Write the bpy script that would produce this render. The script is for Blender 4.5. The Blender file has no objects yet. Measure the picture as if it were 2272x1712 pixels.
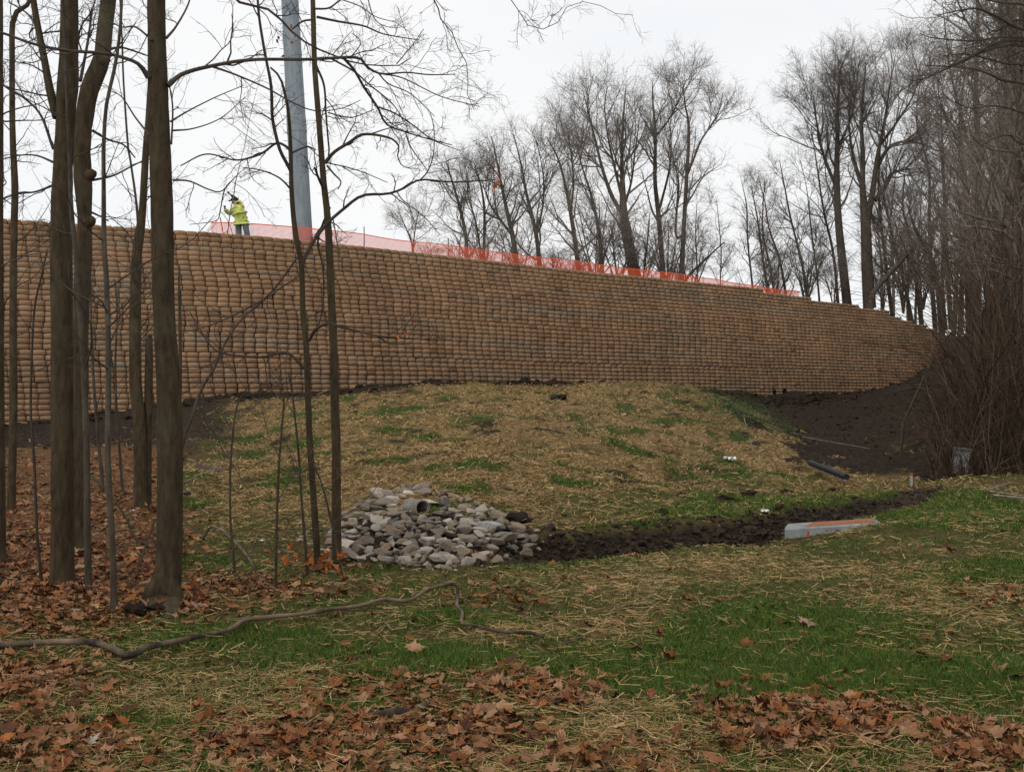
import bpy, bmesh, math, random
import numpy as np
from mathutils import Vector, Matrix

# ------------------------------------------------------------------ camera, sky, sun, exposure
SC = bpy.context.scene
COL = SC.collection
F_PX, W_PX, H_PX = 2493.0, 2272.0, 1712.0
EYE = 1.6
PITCH = math.atan(29.0 / F_PX)
cam_d = bpy.data.cameras.new('camera')
cam_d.sensor_width = 36.0
cam_d.lens = 36.0 * F_PX / W_PX
cam_d.clip_start = 0.05
cam_d.clip_end = 3000
cam = bpy.data.objects.new('camera', cam_d)
COL.objects.link(cam)
cam.location = (0, 0, EYE)
cam.rotation_euler = (math.pi / 2 + PITCH, 0, 0)
SC.camera = cam

SUN_EL, SUN_AZ = math.radians(48), math.radians(-150)
w = bpy.data.worlds.new('World')
SC.world = w
w.use_nodes = True
nt = w.node_tree
nt.nodes.clear()
sky = nt.nodes.new('ShaderNodeTexSky')
sky.sky_type = 'NISHITA'
sky.sun_disc = False
sky.sun_elevation = SUN_EL
sky.sun_rotation = math.radians(150)
sky.air_density = 1.0
sky.dust_density = 4.0
tc = nt.nodes.new('ShaderNodeTexCoord')
mp = nt.nodes.new('ShaderNodeMapping')
mp.inputs['Scale'].default_value = (1.0, 1.0, 2.6)
nz = nt.nodes.new('ShaderNodeTexNoise')
nz.inputs['Scale'].default_value = 1.6
nz.inputs['Detail'].default_value = 5
nz.inputs['Roughness'].default_value = 0.5
cr = nt.nodes.new('ShaderNodeValToRGB')
cr.color_ramp.elements[0].position = 0.36
cr.color_ramp.elements[0].color = (0.895, 0.937, 0.968, 1)
cr.color_ramp.elements[1].position = 0.64
cr.color_ramp.elements[1].color = (1.01, 1.012, 1.014, 1)
gain = nt.nodes.new('ShaderNodeMix')
gain.data_type = 'RGBA'
gain.blend_type = 'MULTIPLY'
gain.inputs[0].default_value = 1.0
gain.inputs[7].default_value = (9.9, 9.9, 9.9, 1)
mixs = nt.nodes.new('ShaderNodeMix')
mixs.data_type = 'RGBA'
mixs.inputs[0].default_value = 0.95
bg = nt.nodes.new('ShaderNodeBackground')
bg.inputs['Strength'].default_value = 0.10
wo = nt.nodes.new('ShaderNodeOutputWorld')
nt.links.new(tc.outputs['Generated'], mp.inputs['Vector'])
nt.links.new(mp.outputs[0], nz.inputs['Vector'])
nt.links.new(nz.outputs['Fac'], cr.inputs['Fac'])
nt.links.new(cr.outputs['Color'], gain.inputs[6])
nt.links.new(sky.outputs['Color'], mixs.inputs[6])
nt.links.new(gain.outputs[2], mixs.inputs[7])
nt.links.new(mixs.outputs[2], bg.inputs['Color'])
nt.links.new(bg.outputs[0], wo.inputs['Surface'])

sun_d = bpy.data.lights.new('sun', 'SUN')
sun_d.energy = 1.1
sun_d.angle = math.radians(16)
sun_d.color = (1.0, 0.96, 0.90)
sun = bpy.data.objects.new('sun', sun_d)
COL.objects.link(sun)
_sd = Vector((math.sin(SUN_AZ) * math.cos(SUN_EL), math.cos(SUN_AZ) * math.cos(SUN_EL), math.sin(SUN_EL)))
sun.rotation_euler = _sd.to_track_quat('Z', 'Y').to_euler()
sun.location = (0, 0, 30)
SC.view_settings.view_transform = 'Standard'
SC.view_settings.look = 'None'
SC.view_settings.exposure = 0.0
SC.view_settings.gamma = 1.0
SC.view_settings.use_curve_mapping = False
SC.cycles.max_bounces = 5
SC.cycles.diffuse_bounces = 3

# ------------------------------------------------------------------ helpers
RNG = np.random.default_rng(7)
random.seed(5)
CP, SP = math.cos(PITCH), math.sin(PITCH)


def ray(x, y):
    a = (np.asarray(x, float) - W_PX / 2) / F_PX
    b = (H_PX / 2 - np.asarray(y, float)) / F_PX
    return np.stack([a, CP - b * SP, SP + b * CP + 0 * a], -1)


def at(x, y, D):
    r = ray(x, y)
    return np.array([0, 0, EYE]) + r * (np.asarray(D) / r[..., 1])[..., None]


def project(P):
    d = P - np.array([0, 0, EYE])
    fw = d[..., 1] * CP + d[..., 2] * SP
    up = -d[..., 1] * SP + d[..., 2] * CP
    return W_PX / 2 + F_PX * d[..., 0] / fw, H_PX / 2 - F_PX * up / fw


def norm(v):
    return v / np.maximum(np.linalg.norm(v, axis=-1, keepdims=True), 1e-9)


def hash_noise(X, Y, scale, seed=0):
    """smooth value noise in [0,1]"""
    x = np.asarray(X) * scale + seed * 17.13
    y = np.asarray(Y) * scale + seed * 9.71
    xi, yi = np.floor(x), np.floor(y)
    fx, fy = x - xi, y - yi
    fx, fy = fx * fx * (3 - 2 * fx), fy * fy * (3 - 2 * fy)

    def hh(i, j):
        v = np.sin(i * 127.1 + j * 311.7 + seed * 74.7) * 43758.5453
        return v - np.floor(v)
    a, b = hh(xi, yi), hh(xi + 1, yi)
    c, d = hh(xi, yi + 1), hh(xi + 1, yi + 1)
    return (a * (1 - fx) + b * fx) * (1 - fy) + (c * (1 - fx) + d * fx) * fy


def fbm(X, Y, scale, octs=4, seed=0):
    s, a, t = 0, 1.0, 0
    for o in range(octs):
        s = s + a * hash_noise(X, Y, scale * 2 ** o, seed + o * 3)
        t += a
        a *= 0.5
    return s / t


def make_mesh(name, V, polys=None, loops=None, starts=None, totals=None, mat=None, col=None, smooth=False):
    """numpy mesh; polys: (N,k) constant-size faces, or explicit loops/starts/totals"""
    me = bpy.data.meshes.new(name)
    V = np.asarray(V, np.float32)
    if polys is not None:
        polys = np.asarray(polys)
        n, k = polys.shape
        loops = polys.ravel()
        starts = np.arange(n) * k
        totals = np.full(n, k)
    me.vertices.add(len(V))
    me.vertices.foreach_set('co', V.ravel())
    me.loops.add(len(loops))
    me.loops.foreach_set('vertex_index', np.asarray(loops, np.int32))
    me.polygons.add(len(starts))
    me.polygons.foreach_set('loop_start', np.asarray(starts, np.int32))
    me.polygons.foreach_set('loop_total', np.asarray(totals, np.int32))
    me.polygons.foreach_set('use_smooth', np.full(len(starts), bool(smooth)))
    if col is not None:
        for key, c in (col.items() if isinstance(col, dict) else [('col', col)]):
            a = me.attributes.new(key, 'FLOAT_COLOR', 'POINT')
            c = np.asarray(c, np.float32)
            if c.shape[1] == 3:
                c = np.concatenate([c, np.ones((len(c), 1), np.float32)], 1)
            a.data.foreach_set('color', c.ravel())
    if mat:
        me.materials.append(mat)
    me.update(calc_edges=True)
    me.validate()
    return me


def obj(name, me, parent=None, loc=None):
    o = bpy.data.objects.new(name, me)
    COL.objects.link(o)
    if parent:
        o.parent = parent
    if loc is not None:
        o.location = loc
    return o


def tag(o, label=None, cat=None, group=None, kind=None):
    if label:
        o['label'] = label
    if cat:
        o['category'] = cat
    if group:
        o['group'] = group
    if kind:
        o['kind'] = kind
    return o


def empty(name, loc, label=None, cat=None, group=None):
    o = bpy.data.objects.new(name, None)
    o.empty_display_size = 0.2
    COL.objects.link(o)
    o.location = loc
    return tag(o, label, cat, group)


class MB:
    """collects polygons, then builds one mesh"""

    def __init__(s):
        s.V, s.L, s.T, s.n = [], [], [], 0

    def add(s, V, faces):
        V = np.asarray(V, float).reshape(-1, 3)
        for f in faces:
            s.L.extend([i + s.n for i in f])
            s.T.append(len(f))
        s.V.append(V)
        s.n += len(V)

    def addq(s, V, Q):
        V = np.asarray(V, float).reshape(-1, 3)
        Q = np.asarray(Q) + s.n
        s.L.extend(Q.ravel().tolist())
        s.T.extend([Q.shape[1]] * len(Q))
        s.V.append(V)
        s.n += len(V)

    def box(s, c, d, rot=None):
        c, d = np.array(c, float), np.array(d, float) / 2
        V = np.array([[i, j, k] for i in (-1, 1) for j in (-1, 1) for k in (-1, 1)]) * d
        if rot is not None:
            V = V @ np.array(rot).T
        s.add(V + c, [(0, 1, 3, 2), (4, 6, 7, 5), (0, 4, 5, 1), (2, 3, 7, 6), (0, 2, 6, 4), (1, 5, 7, 3)])

    def tube(s, P, R, k=8):
        V, Q = tubes(np.asarray(P, float)[None], np.asarray(R, float)[None], k)
        s.addq(V, Q)
        n = len(P)
        base = s.n - len(V)
        s.L.extend([base + i for i in range(k)][::-1])
        s.T.append(k)
        s.L.extend([base + (n - 1) * k + i for i in range(k)])
        s.T.append(k)

    def build(s, name, mat, parent=None, loc=None, smooth=False, off=None):
        V = np.concatenate(s.V)
        if off is not None:
            V = V - np.asarray(off)
        st = np.concatenate([[0], np.cumsum(s.T)[:-1]])
        me = make_mesh(name, V, loops=s.L, starts=st, totals=s.T, mat=mat, smooth=smooth)
        return obj(name, me, parent, loc)


def tubes(P, R, k=5, rough=None):
    """P (B,n,3), R (B,n) -> verts, quads"""
    B, n, _ = P.shape
    T = norm(np.gradient(P, axis=1))
    ref = np.zeros_like(T)
    mean = np.abs(T.mean(1))
    ax = np.argmin(mean, 1)
    ref[np.arange(B), :, ax] = 1
    N = norm(np.cross(T, ref))
    Bn = np.cross(T, N)
    a = np.arange(k) / k * 2 * math.pi
    ring = N[:, :, None] * np.cos(a)[None, None, :, None] + Bn[:, :, None] * np.sin(a)[None, None, :, None]
    rr = R[:, :, None, None]
    if rough is not None:
        rr = rr * (1 + rough * RNG.standard_normal((B, n, k, 1)))
    V = (P[:, :, None] + ring * rr).reshape(-1, 3)
    i = np.arange(n - 1)[:, None]
    j = np.arange(k)[None]
    q = np.stack([i * k + j, i * k + (j + 1) % k, (i + 1) * k + (j + 1) % k, (i + 1) * k + j], -1).reshape(-1, 4)
    Q = (q[None] + (np.arange(B) * n * k)[:, None, None]).reshape(-1, 4)
    return V, Q


def resample(pts, n):
    """Catmull-Rom through pts (m,d), n samples by arc length"""
    p = np.asarray(pts, float)
    if len(p) == 2:
        return p[0] + (p[1] - p[0]) * np.linspace(0, 1, n)[:, None]
    q = np.concatenate([[2 * p[0] - p[1]], p, [2 * p[-1] - p[-2]]])
    out = []
    for i in range(len(p) - 1):
        t = np.linspace(0, 1, 14, endpoint=False)[:, None]
        a, b, c, d = q[i], q[i + 1], q[i + 2], q[i + 3]
        out.append(0.5 * (2 * b + (c - a) * t + (2 * a - 5 * b + 4 * c - d) * t * t + (3 * b - a - 3 * c + d) * t ** 3))
    out.append(p[-1:])
    o = np.concatenate(out)
    s = np.concatenate([[0], np.cumsum(np.linalg.norm(np.diff(o[:, :3], axis=0), axis=1))])
    ss = np.linspace(0, s[-1], n)
    return np.stack([np.interp(ss, s, o[:, k]) for k in range(o.shape[1])], 1)


def spawn(P, R, per, t0, t1, ang, angsd, length, n, wig, up, rfac, rmax, rend, lenvar=0.4, fade=0.5, flat=None):
    """children on parent polylines; per may be a float (mean count) or array. length absolute or array"""
    B, m, _ = P.shape
    cnt = RNG.poisson(per, B) if np.isscalar(per) and not isinstance(per, int) else np.broadcast_to(per, (B,))
    idx = np.repeat(np.arange(B), cnt)
    K = len(idx)
    if K == 0:
        return np.zeros((0, n, 3)), np.zeros((0, n)), idx
    t = RNG.uniform(t0, t1, K)
    f = t * (m - 1)
    i0 = np.minimum(f.astype(int), m - 2)
    w_ = (f - i0)[:, None]
    pos = P[idx, i0] * (1 - w_) + P[idx, i0 + 1] * w_
    tan = norm(P[idx, i0 + 1] - P[idx, i0])
    rp = R[idx, i0] * (1 - w_[:, 0]) + R[idx, i0 + 1] * w_[:, 0]
    pr = norm(np.cross(tan, RNG.standard_normal((K, 3))))
    a = np.radians(RNG.normal(ang, angsd, K))[:, None]
    d = norm(tan * np.cos(a) + pr * np.sin(a))
    if flat is not None:
        d[:, 2] *= flat
        d = norm(d)
    L = (np.asarray(length)[idx] if not np.isscalar(length) else length) * RNG.uniform(1 - lenvar, 1 + lenvar, K) * (1 - fade * (t - t0) / max(t1 - t0, 1e-6))
    out = np.zeros((K, n, 3))
    out[:, 0] = pos
    step = (L / (n - 1))[:, None]
    for q in range(1, n):
        d = norm(d + wig * RNG.standard_normal((K, 3)) + np.array([0, 0, up]))
        out[:, q] = out[:, q - 1] + d * step
    r0 = np.minimum(rp * rfac, rmax)
    r1 = np.minimum(rend, r0)
    s = np.linspace(0, 1, n)[None]
    Rr = r0[:, None] * (1 - s) + r1[:, None] * s
    return out, Rr, idx


def plen(P):
    return np.linalg.norm(np.diff(P, axis=1), axis=2).sum(1)


# ------------------------------------------------------------------ materials
MATS = {}


def material(name, c1, c2=None, scale=5.0, rough=0.85, bump=0.3, bscale=None, coords='Object', stretch=(1, 1, 1), attr=None,
             objrand=0.0, objcol=False, detail=6, contrast=(0.35, 0.65), metal=0.0, spec=0.25, bdist=0.02, third=None, patch=None):
    m = bpy.data.materials.new(name)
    m.use_nodes = True
    t = m.node_tree
    b = t.nodes['Principled BSDF']
    b.inputs['Roughness'].default_value = rough
    b.inputs['Metallic'].default_value = metal
    b.inputs['Specular IOR Level'].default_value = spec
    tcn = t.nodes.new('ShaderNodeTexCoord')
    mpn = t.nodes.new('ShaderNodeMapping')
    mpn.inputs['Scale'].default_value = stretch
    t.links.new(tcn.outputs[coords], mpn.inputs['Vector'])
    n1 = t.nodes.new('ShaderNodeTexNoise')
    n1.inputs['Scale'].default_value = scale
    n1.inputs['Detail'].default_value = detail
    n1.inputs['Roughness'].default_value = 0.65
    t.links.new(mpn.outputs[0], n1.inputs['Vector'])
    r = t.nodes.new('ShaderNodeValToRGB')
    r.color_ramp.elements[0].position = contrast[0]
    r.color_ramp.elements[1].position = contrast[1]
    c2 = c2 or c1
    if attr or objcol:
        r.color_ramp.elements[0].color = (c1[0], c1[1], c1[2], 1)
        r.color_ramp.elements[1].color = (c2[0], c2[1], c2[2], 1)
        mx = t.nodes.new('ShaderNodeMix')
        mx.data_type = 'RGBA'
        mx.blend_type = 'MULTIPLY'
        mx.inputs[0].default_value = 1
        t.links.new(r.outputs[0], mx.inputs[6])
        if attr:
            an = t.nodes.new('ShaderNodeAttribute')
            an.attribute_name = attr
            t.links.new(an.outputs['Color'], mx.inputs[7])
        else:
            an = t.nodes.new('ShaderNodeObjectInfo')
            t.links.new(an.outputs['Color'], mx.inputs[7])
        last = mx.outputs[2]
    else:
        r.color_ramp.elements[0].color = (c1[0], c1[1], c1[2], 1)
        r.color_ramp.elements[1].color = (c2[0], c2[1], c2[2], 1)
        if third:
            e = r.color_ramp.elements.new((contrast[0] + contrast[1]) / 2)
            e.color = (third[0], third[1], third[2], 1)
        last = r.outputs[0]
    t.links.new(n1.outputs['Fac'], r.inputs['Fac'])
    if patch:
        n3 = t.nodes.new('ShaderNodeTexNoise')
        n3.inputs['Scale'].default_value = patch[1]
        n3.inputs['Detail'].default_value = 7
        n3.inputs['Roughness'].default_value = 0.7
        t.links.new(tcn.outputs[coords], n3.inputs['Vector'])
        mr3 = t.nodes.new('ShaderNodeMapRange')
        mr3.inputs['From Min'].default_value = 0.50
        mr3.inputs['From Max'].default_value = 0.68
        mr3.inputs['To Max'].default_value = 0.75
        t.links.new(n3.outputs['Fac'], mr3.inputs['Value'])
        mx3 = t.nodes.new('ShaderNodeMix')
        mx3.data_type = 'RGBA'
        mx3.inputs[7].default_value = (*patch[0], 1)
        t.links.new(mr3.outputs[0], mx3.inputs[0])
        t.links.new(last, mx3.inputs[6])
        last = mx3.outputs[2]
    if objrand:
        oi = t.nodes.new('ShaderNodeObjectInfo')
        mr = t.nodes.new('ShaderNodeMapRange')
        mr.inputs['To Min'].default_value = 1 - objrand
        mr.inputs['To Max'].default_value = 1 + objrand
        t.links.new(oi.outputs['Random'], mr.inputs['Value'])
        hs = t.nodes.new('ShaderNodeHueSaturation')
        t.links.new(mr.outputs[0], hs.inputs['Value'])
        t.links.new(last, hs.inputs['Color'])
        last = hs.outputs[0]
    t.links.new(last, b.inputs['Base Color'])
    if bump:
        n2 = t.nodes.new('ShaderNodeTexNoise')
        n2.inputs['Scale'].default_value = bscale or scale * 3
        n2.inputs['Detail'].default_value = 8
        n2.inputs['Roughness'].default_value = 0.7
        t.links.new(mpn.outputs[0], n2.inputs['Vector'])
        bp = t.nodes.new('ShaderNodeBump')
        bp.inputs['Strength'].default_value = bump
        bp.inputs['Distance'].default_value = bdist
        t.links.new(n2.outputs['Fac'], bp.inputs['Height'])
        t.links.new(bp.outputs[0], b.inputs['Normal'])
    MATS[name] = m
    return m


M_bark = material('bark', (0.028, 0.020, 0.012), (0.090, 0.065, 0.038), 7, 0.95, 0.7, 11, stretch=(3.0, 3.0, 0.8), bdist=.03, patch=((.082, .076, .046), 1.6), objrand=0.15, contrast=(0.3, 0.7), spec=0.1)
M_barkg = material('bark_grey', (0.034, 0.027, 0.019), (0.092, 0.075, 0.055), 9, 0.95, 0.8, 14, stretch=(3, 3, 0.6), patch=((.12, .11, .09), 2.5), objrand=0.2, contrast=(0.3, 0.7), spec=0.1)
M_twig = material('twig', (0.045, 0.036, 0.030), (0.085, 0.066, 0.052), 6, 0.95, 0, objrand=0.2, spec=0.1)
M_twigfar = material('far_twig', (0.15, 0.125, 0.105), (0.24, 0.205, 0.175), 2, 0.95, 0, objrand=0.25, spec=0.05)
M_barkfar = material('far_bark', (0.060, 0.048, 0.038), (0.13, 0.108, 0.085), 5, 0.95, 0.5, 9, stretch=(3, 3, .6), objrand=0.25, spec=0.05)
M_brush = material('brush', (0.6, 0.6, 0.6), (1.2, 1.2, 1.2), 2, 0.95, 0, attr='col', spec=0.05)
M_block = material('block_paint_free', (0.78, 0.78, 0.78), (1.18, 1.16, 1.12), 9, 0.95, 0.6, 40, objcol=True, contrast=(0.25, 0.75), spec=0.15, bdist=0.012)
M_blockf = material('block_face', (0.78, 0.78, 0.78), (1.18, 1.16, 1.12), 9, 0.95, 0.6, 40, attr='col', contrast=(0.25, 0.75), spec=0.15, bdist=0.012)
M_back = material('wall_core', (0.03, 0.026, 0.022), (0.05, 0.042, 0.035), 3, 1, 0)
M_rock = material('rock', (0.62, 0.62, 0.62), (1.25, 1.22, 1.18), 7, 0.9, 0.8, 22, objcol=True, contrast=(0.3, 0.7), bdist=0.012, spec=0.2)
M_litter = material('dry_leaf', (0.65, 0.62, 0.6), (1.15, 1.15, 1.15), 30, 0.85, 0.2, 60, attr='col', contrast=(0.3, 0.7), spec=0.2)
M_leafo = material('dry_leaf_single', (0.65, 0.62, 0.6), (1.15, 1.15, 1.15), 14, 0.85, 0.3, 40, objcol=True, contrast=(0.3, 0.7), spec=0.2)
M_grass = material('grass_blade', (0.8, 0.8, 0.8), (1.15, 1.15, 1.15), 6, 0.7, 0, attr='col', spec=0.15)
M_straw = material('straw_blade', (0.75, 0.75, 0.75), (1.2, 1.2, 1.2), 6, 0.8, 0, attr='col', spec=0.15)
M_soil = material('soil_clod', (0.018, 0.013, 0.009), (0.050, 0.036, 0.025), 12, 0.97, 0.9, 30, spec=0.1, objrand=0.25)
M_steel = material('galvanised', (0.17, 0.20, 0.225), (0.25, 0.28, 0.30), 2.5, 0.55, 0.08, 40, metal=0.25, spec=0.4, stretch=(1, 1, 0.35))
M_steeld = material('steel_dark', (0.10, 0.11, 0.12), (0.18, 0.19, 0.20), 9, 0.6, 0.1)
M_net = material('orange_net', (0.88, 0.10, 0.022), (1.0, 0.16, 0.045), 1.2, 0.55, 0, spec=0.3)
M_post = material('post_green', (0.015, 0.03, 0.022), (0.035, 0.05, 0.04), 6, 0.7, 0.1)
M_conc = material('concrete', (0.16, 0.175, 0.175), (0.28, 0.29, 0.28), 6, 0.9, 0.4, 30, contrast=(0.3, 0.7))
M_paint = material('orange_paint', (0.17, 0.060, 0.026), (0.34, 0.115, 0.045), 12, 0.8, 0.2, 30)
M_red = material('red_paint', (0.40, 0.03, 0.02), (0.55, 0.06, 0.04), 20, 0.8, 0)
M_pink = material('pink_paint', (0.75, 0.10, 0.10), (0.9, 0.2, 0.2), 20, 0.8, 0)
M_pipew = material('pipe_grey', (0.15, 0.135, 0.115), (0.28, 0.26, 0.23), 9, 0.8, 0.2)
M_black = material('black_plastic', (0.010, 0.010, 0.011), (0.022, 0.022, 0.022), 9, 0.6, 0.1)
M_white = material('paper_white', (0.55, 0.55, 0.54), (0.78, 0.78, 0.76), 12, 0.8, 0.3)
M_box = material('grey_sheet', (0.24, 0.27, 0.27), (0.36, 0.39, 0.38), 5, 0.8, 0.2)
M_hivis = material('hivis_jacket', (0.42, 0.47, 0.09), (0.58, 0.63, 0.17), 7, 0.8, 0.5, 9)
M_jeans = material('grey_trousers', (0.10, 0.12, 0.14), (0.19, 0.21, 0.23), 9, 0.9, 0.3)
M_skin = material('skin', (0.42, 0.20, 0.13), (0.50, 0.26, 0.18), 12, 0.6, 0)
M_dark = material('dark_cloth', (0.015, 0.014, 0.016), (0.035, 0.03, 0.03), 12, 0.8, 0.1)
M_oleaf = material('orange_beech_leaf', (0.30, 0.075, 0.015), (0.52, 0.15, 0.035), 20, 0.8, 0.2, contrast=(0.3, 0.7))
M_rleaf = material('red_brown_leaf', (0.16, 0.045, 0.02), (0.26, 0.08, 0.03), 20, 0.8, 0)
M_wood = material('dead_wood', (0.028, 0.020, 0.014), (0.23, 0.165, 0.105), 2.2, 0.9, 0.6, 18, contrast=(0.40, 0.66))
M_wood2 = material('pale_wood', (0.10, 0.08, 0.06), (0.32, 0.26, 0.20), 9, 0.9, 0.5, 18)
M_green = material('weed_leaf', (0.045, 0.085, 0.022), (0.09, 0.16, 0.04), 8, 0.7, 0)

# ------------------------------------------------------------------ terrain
CTRL = []
for xs, prof in {
    -700: [(4, 0), (9, 0), (14, .08), (22, .25), (36, .5), (60, .7)],
    0: [(4, 0), (8.6, 0), (12, .05), (20, .28), (30, .42), (41, .58), (60, .7)],
    240: [(10, .0), (14, .08), (20, .25), (30, .50), (42, 1.0)],
    480: [(4, 0), (7, 0), (10, 0), (14, .11), (20, .28), (30, .72), (37, 1.15), (43.5, 1.62), (60, 2)],
    760: [(12, 0), (16, .22), (22, .50), (32, 1.02), (40, 1.5), (48, 2.02)],
    1000: [(4, 0), (7, 0), (10, -.02), (13, .02), (16, .30), (20, .58), (28, 1.08), (36, 1.55), (45, 2.05), (52, 2.40), (65, 2.5)],
    1330: [(10, 0), (14, .04), (18, .18), (24, .62), (32, 1.15), (42, 1.68), (50, 2.05), (59, 2.42), (75, 2.4)],
    1540: [(4, 0), (7, 0), (11.5, -.02), (14, 0), (18, .02), (24, .16), (32, .78), (42, 1.50), (52, 1.98), (63, 2.28)],
    1700: [(13, 0), (20, .0), (26, .05), (33, .50), (40, .68), (50, .70), (60, 1.2), (69, 1.95)],
    1800: [(20, 0), (26, -.06), (32, .10), (40, .0), (50, .22), (62, 1.0), (71, 1.9)],
    1950: [(4, 0), (8, .08), (11.5, .14), (14, .08), (20, .02), (25, -.02), (34, -.2), (45, .15), (60, 1.1), (76, 1.9)],
    2030: [(24, 0), (32, .05), (45, .6), (60, 1.9), (79, 3.3)],
    2100: [(22, .05), (32, .45), (48, 1.7), (65, 3.7), (83, 5.5), (92, 6.3)],
    2272: [(4, 0), (9, .12), (13, .16), (17, .10), (25, .62), (40, 2.3), (65, 5.1), (85, 7)],
    2800: [(4, 0), (12, .1), (20, .6), (40, 2.8), (65, 5.4), (85, 7.2)],
}.items():
    for D, h in prof:
        CTRL.append(((xs - 1136) / F_PX * D, D, h))
CTRL = np.array(CTRL)
_SC = 10.0


def _phi(r2):
    return np.sqrt(r2 + 0.02)


_n = len(CTRL)
# warp: use log-distance so near and far detail are balanced
def _warp(X, Y):
    Yc = np.maximum(Y, 1.5)
    return np.stack([X / Yc * 3.2, np.log(Yc) * 2.2], -1)


_cw = _warp(CTRL[:, 0], CTRL[:, 1])
_A = np.zeros((_n + 3, _n + 3))
_A[:_n, :_n] = _phi(((_cw[:, None] - _cw[None]) ** 2).sum(-1)) + np.eye(_n) * 1e-3
_A[:_n, _n:] = np.c_[np.ones(_n), _cw]
_A[_n:, :_n] = _A[:_n, _n:].T
_wt = np.linalg.solve(_A, np.r_[CTRL[:, 2], 0, 0, 0])

TRENCH = np.array([((px_ - 1136) / F_PX * D_, D_, dp_) for px_, D_, dp_ in [(1150, 11.2, .10), (1200, 11.5, .22), (1300, 12.1, .30), (1450, 12.8, .32), (1600, 13.5, .32), (1740, 14.3, .30), (1850, 15.3, .26), (1950, 16.7, .18), (2020, 18.2, .12), (2065, 19.4, .06)]])


def trench_field(X, Y):
    """distance to trench centreline and local depth"""
    best = np.full(np.shape(X), 1e9)
    dep = np.zeros(np.shape(X))
    side = np.zeros(np.shape(X))
    for a, b in zip(TRENCH[:-1], TRENCH[1:]):
        v = b[:2] - a[:2]
        t = np.clip(((X - a[0]) * v[0] + (Y - a[1]) * v[1]) / (v @ v), 0, 1)
        dx, dy = X - a[0] - t * v[0], Y - a[1] - t * v[1]
        d = np.hypot(dx, dy)
        sd = np.sign(v[0] * dy - v[1] * dx)
        k = d < best
        best = np.where(k, d, best)
        dep = np.where(k, a[2] + (b[2] - a[2]) * t, dep)
        side = np.where(k, sd, side)
    return best, dep, side


PILE_C = np.array([-0.90, 12.25])


def base_h(X, Y):
    X = np.asarray(X, float)
    Y = np.asarray(Y, float)
    sh = np.broadcast(X, Y).shape
    x, y = np.broadcast_to(X, sh).ravel(), np.broadcast_to(Y, sh).ravel()
    q = _warp(x, y)
    out = np.zeros(len(x))
    for i in range(0, len(x), 20000):
        qq = q[i:i + 20000]
        out[i:i + 20000] = _phi(((qq[:, None] - _cw[None]) ** 2).sum(-1)) @ _wt[:_n] + _wt[_n] + qq @ _wt[_n + 1:]
    return out.reshape(sh)


def ground_h(X, Y, fine=True):
    h = base_h(X, Y)
    d, dep, side = trench_field(X, Y)
    wd = 0.34 + dep * 0.5
    h = h - dep * np.exp(-(d / wd) ** 4) + dep * 0.30 * np.exp(-((d - wd * 1.4) / 0.22) ** 2) * (side > 0)
    e = ((X - PILE_C[0]) / 1.10) ** 2 + ((Y - PILE_C[1]) / 1.25) ** 2
    h = h + 0.30 * np.exp(-e ** 1.4)
    h = h - 0.17 * np.exp(-(((X - 3.05) / .55) ** 2 + ((Y - 12.55) / .60) ** 2) ** 2)
    h = h + 0.10 * np.exp(-(((X - 4.25) / .55) ** 2 + ((Y - 12.3) / .5) ** 2) ** 2)
    far = np.clip((Y - 13) / 10, 0, 1)
    lump = fbm(X, Y, 0.9, 3, 3) - 0.5
    h = h + lump * (0.07 + 0.34 * far) + (fbm(X, Y, 0.22, 2, 8) - 0.5) * 0.35 * far
    if fine:
        h = h + (fbm(X, Y, 4.2, 3, 5) - 0.5) * (0.035 + 0.11 * far)
        h = h + np.exp(-(d / (wd * 1.25)) ** 4) * (fbm(X, Y, 7.0, 3, 11) - 0.5) * 0.16 * np.clip(dep * 5, 0, 1)
    return h


def ground_pt(x, y, dmax=90.0):
    """point where the sight line through a photo pixel meets the terrain"""
    D = np.exp(np.linspace(math.log(3.0), math.log(dmax), 700))
    P = at(np.full(700, float(x)), np.full(700, float(y)), D)
    h = ground_h(P[:, 0], P[:, 1])
    k = np.nonzero(P[:, 2] <= h)[0]
    i = k[0] if len(k) else 699
    p = P[i].copy()
    p[2] = h[i]
    return p


# wall line (top front edge), world XY from left to right
WTOP = np.array([(-46, 24.5), (-36, 31.0), (-27, 37.0), (-19.05, 41.6), (-11.9, 45.2), (-7.8, 48.4), (-2.9, 52.8), (4.65, 59.6), (10.4, 64.2), (15.2, 68.4), (23.0, 75.2), (31.2, 82.2), (36, 86)])
_wl = resample(WTOP, 900)
WS = np.concatenate([[0], np.cumsum(np.linalg.norm(np.diff(_wl, axis=0), axis=1))])
WLEN = WS[-1]
_wt_ = norm(np.gradient(_wl, axis=0))
WT = _wt_
WN = np.stack([_wt_[:, 1], -_wt_[:, 0]], 1)   # towards the camera side
ROW = 0.203
BW = 0.457
ZTOP = 8.30
SETB = 0.040


def wall_xy(s, off=0.0):
    x = np.interp(s, WS, _wl[:, 0]) + np.interp(s, WS, WN[:, 0]) * off
    y = np.interp(s, WS, _wl[:, 1]) + np.interp(s, WS, WN[:, 1]) * off
    return x, y


def wall_off(z):
    d = np.maximum(ZTOP - z, 0) / ROW
    return SETB * d * (1.08 - 0.012 * d)


def wall_s_at_px(px):
    xs, _ = project(np.c_[_wl, np.full(len(_wl), ZTOP)])
    return np.interp(px, xs, WS)


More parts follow.
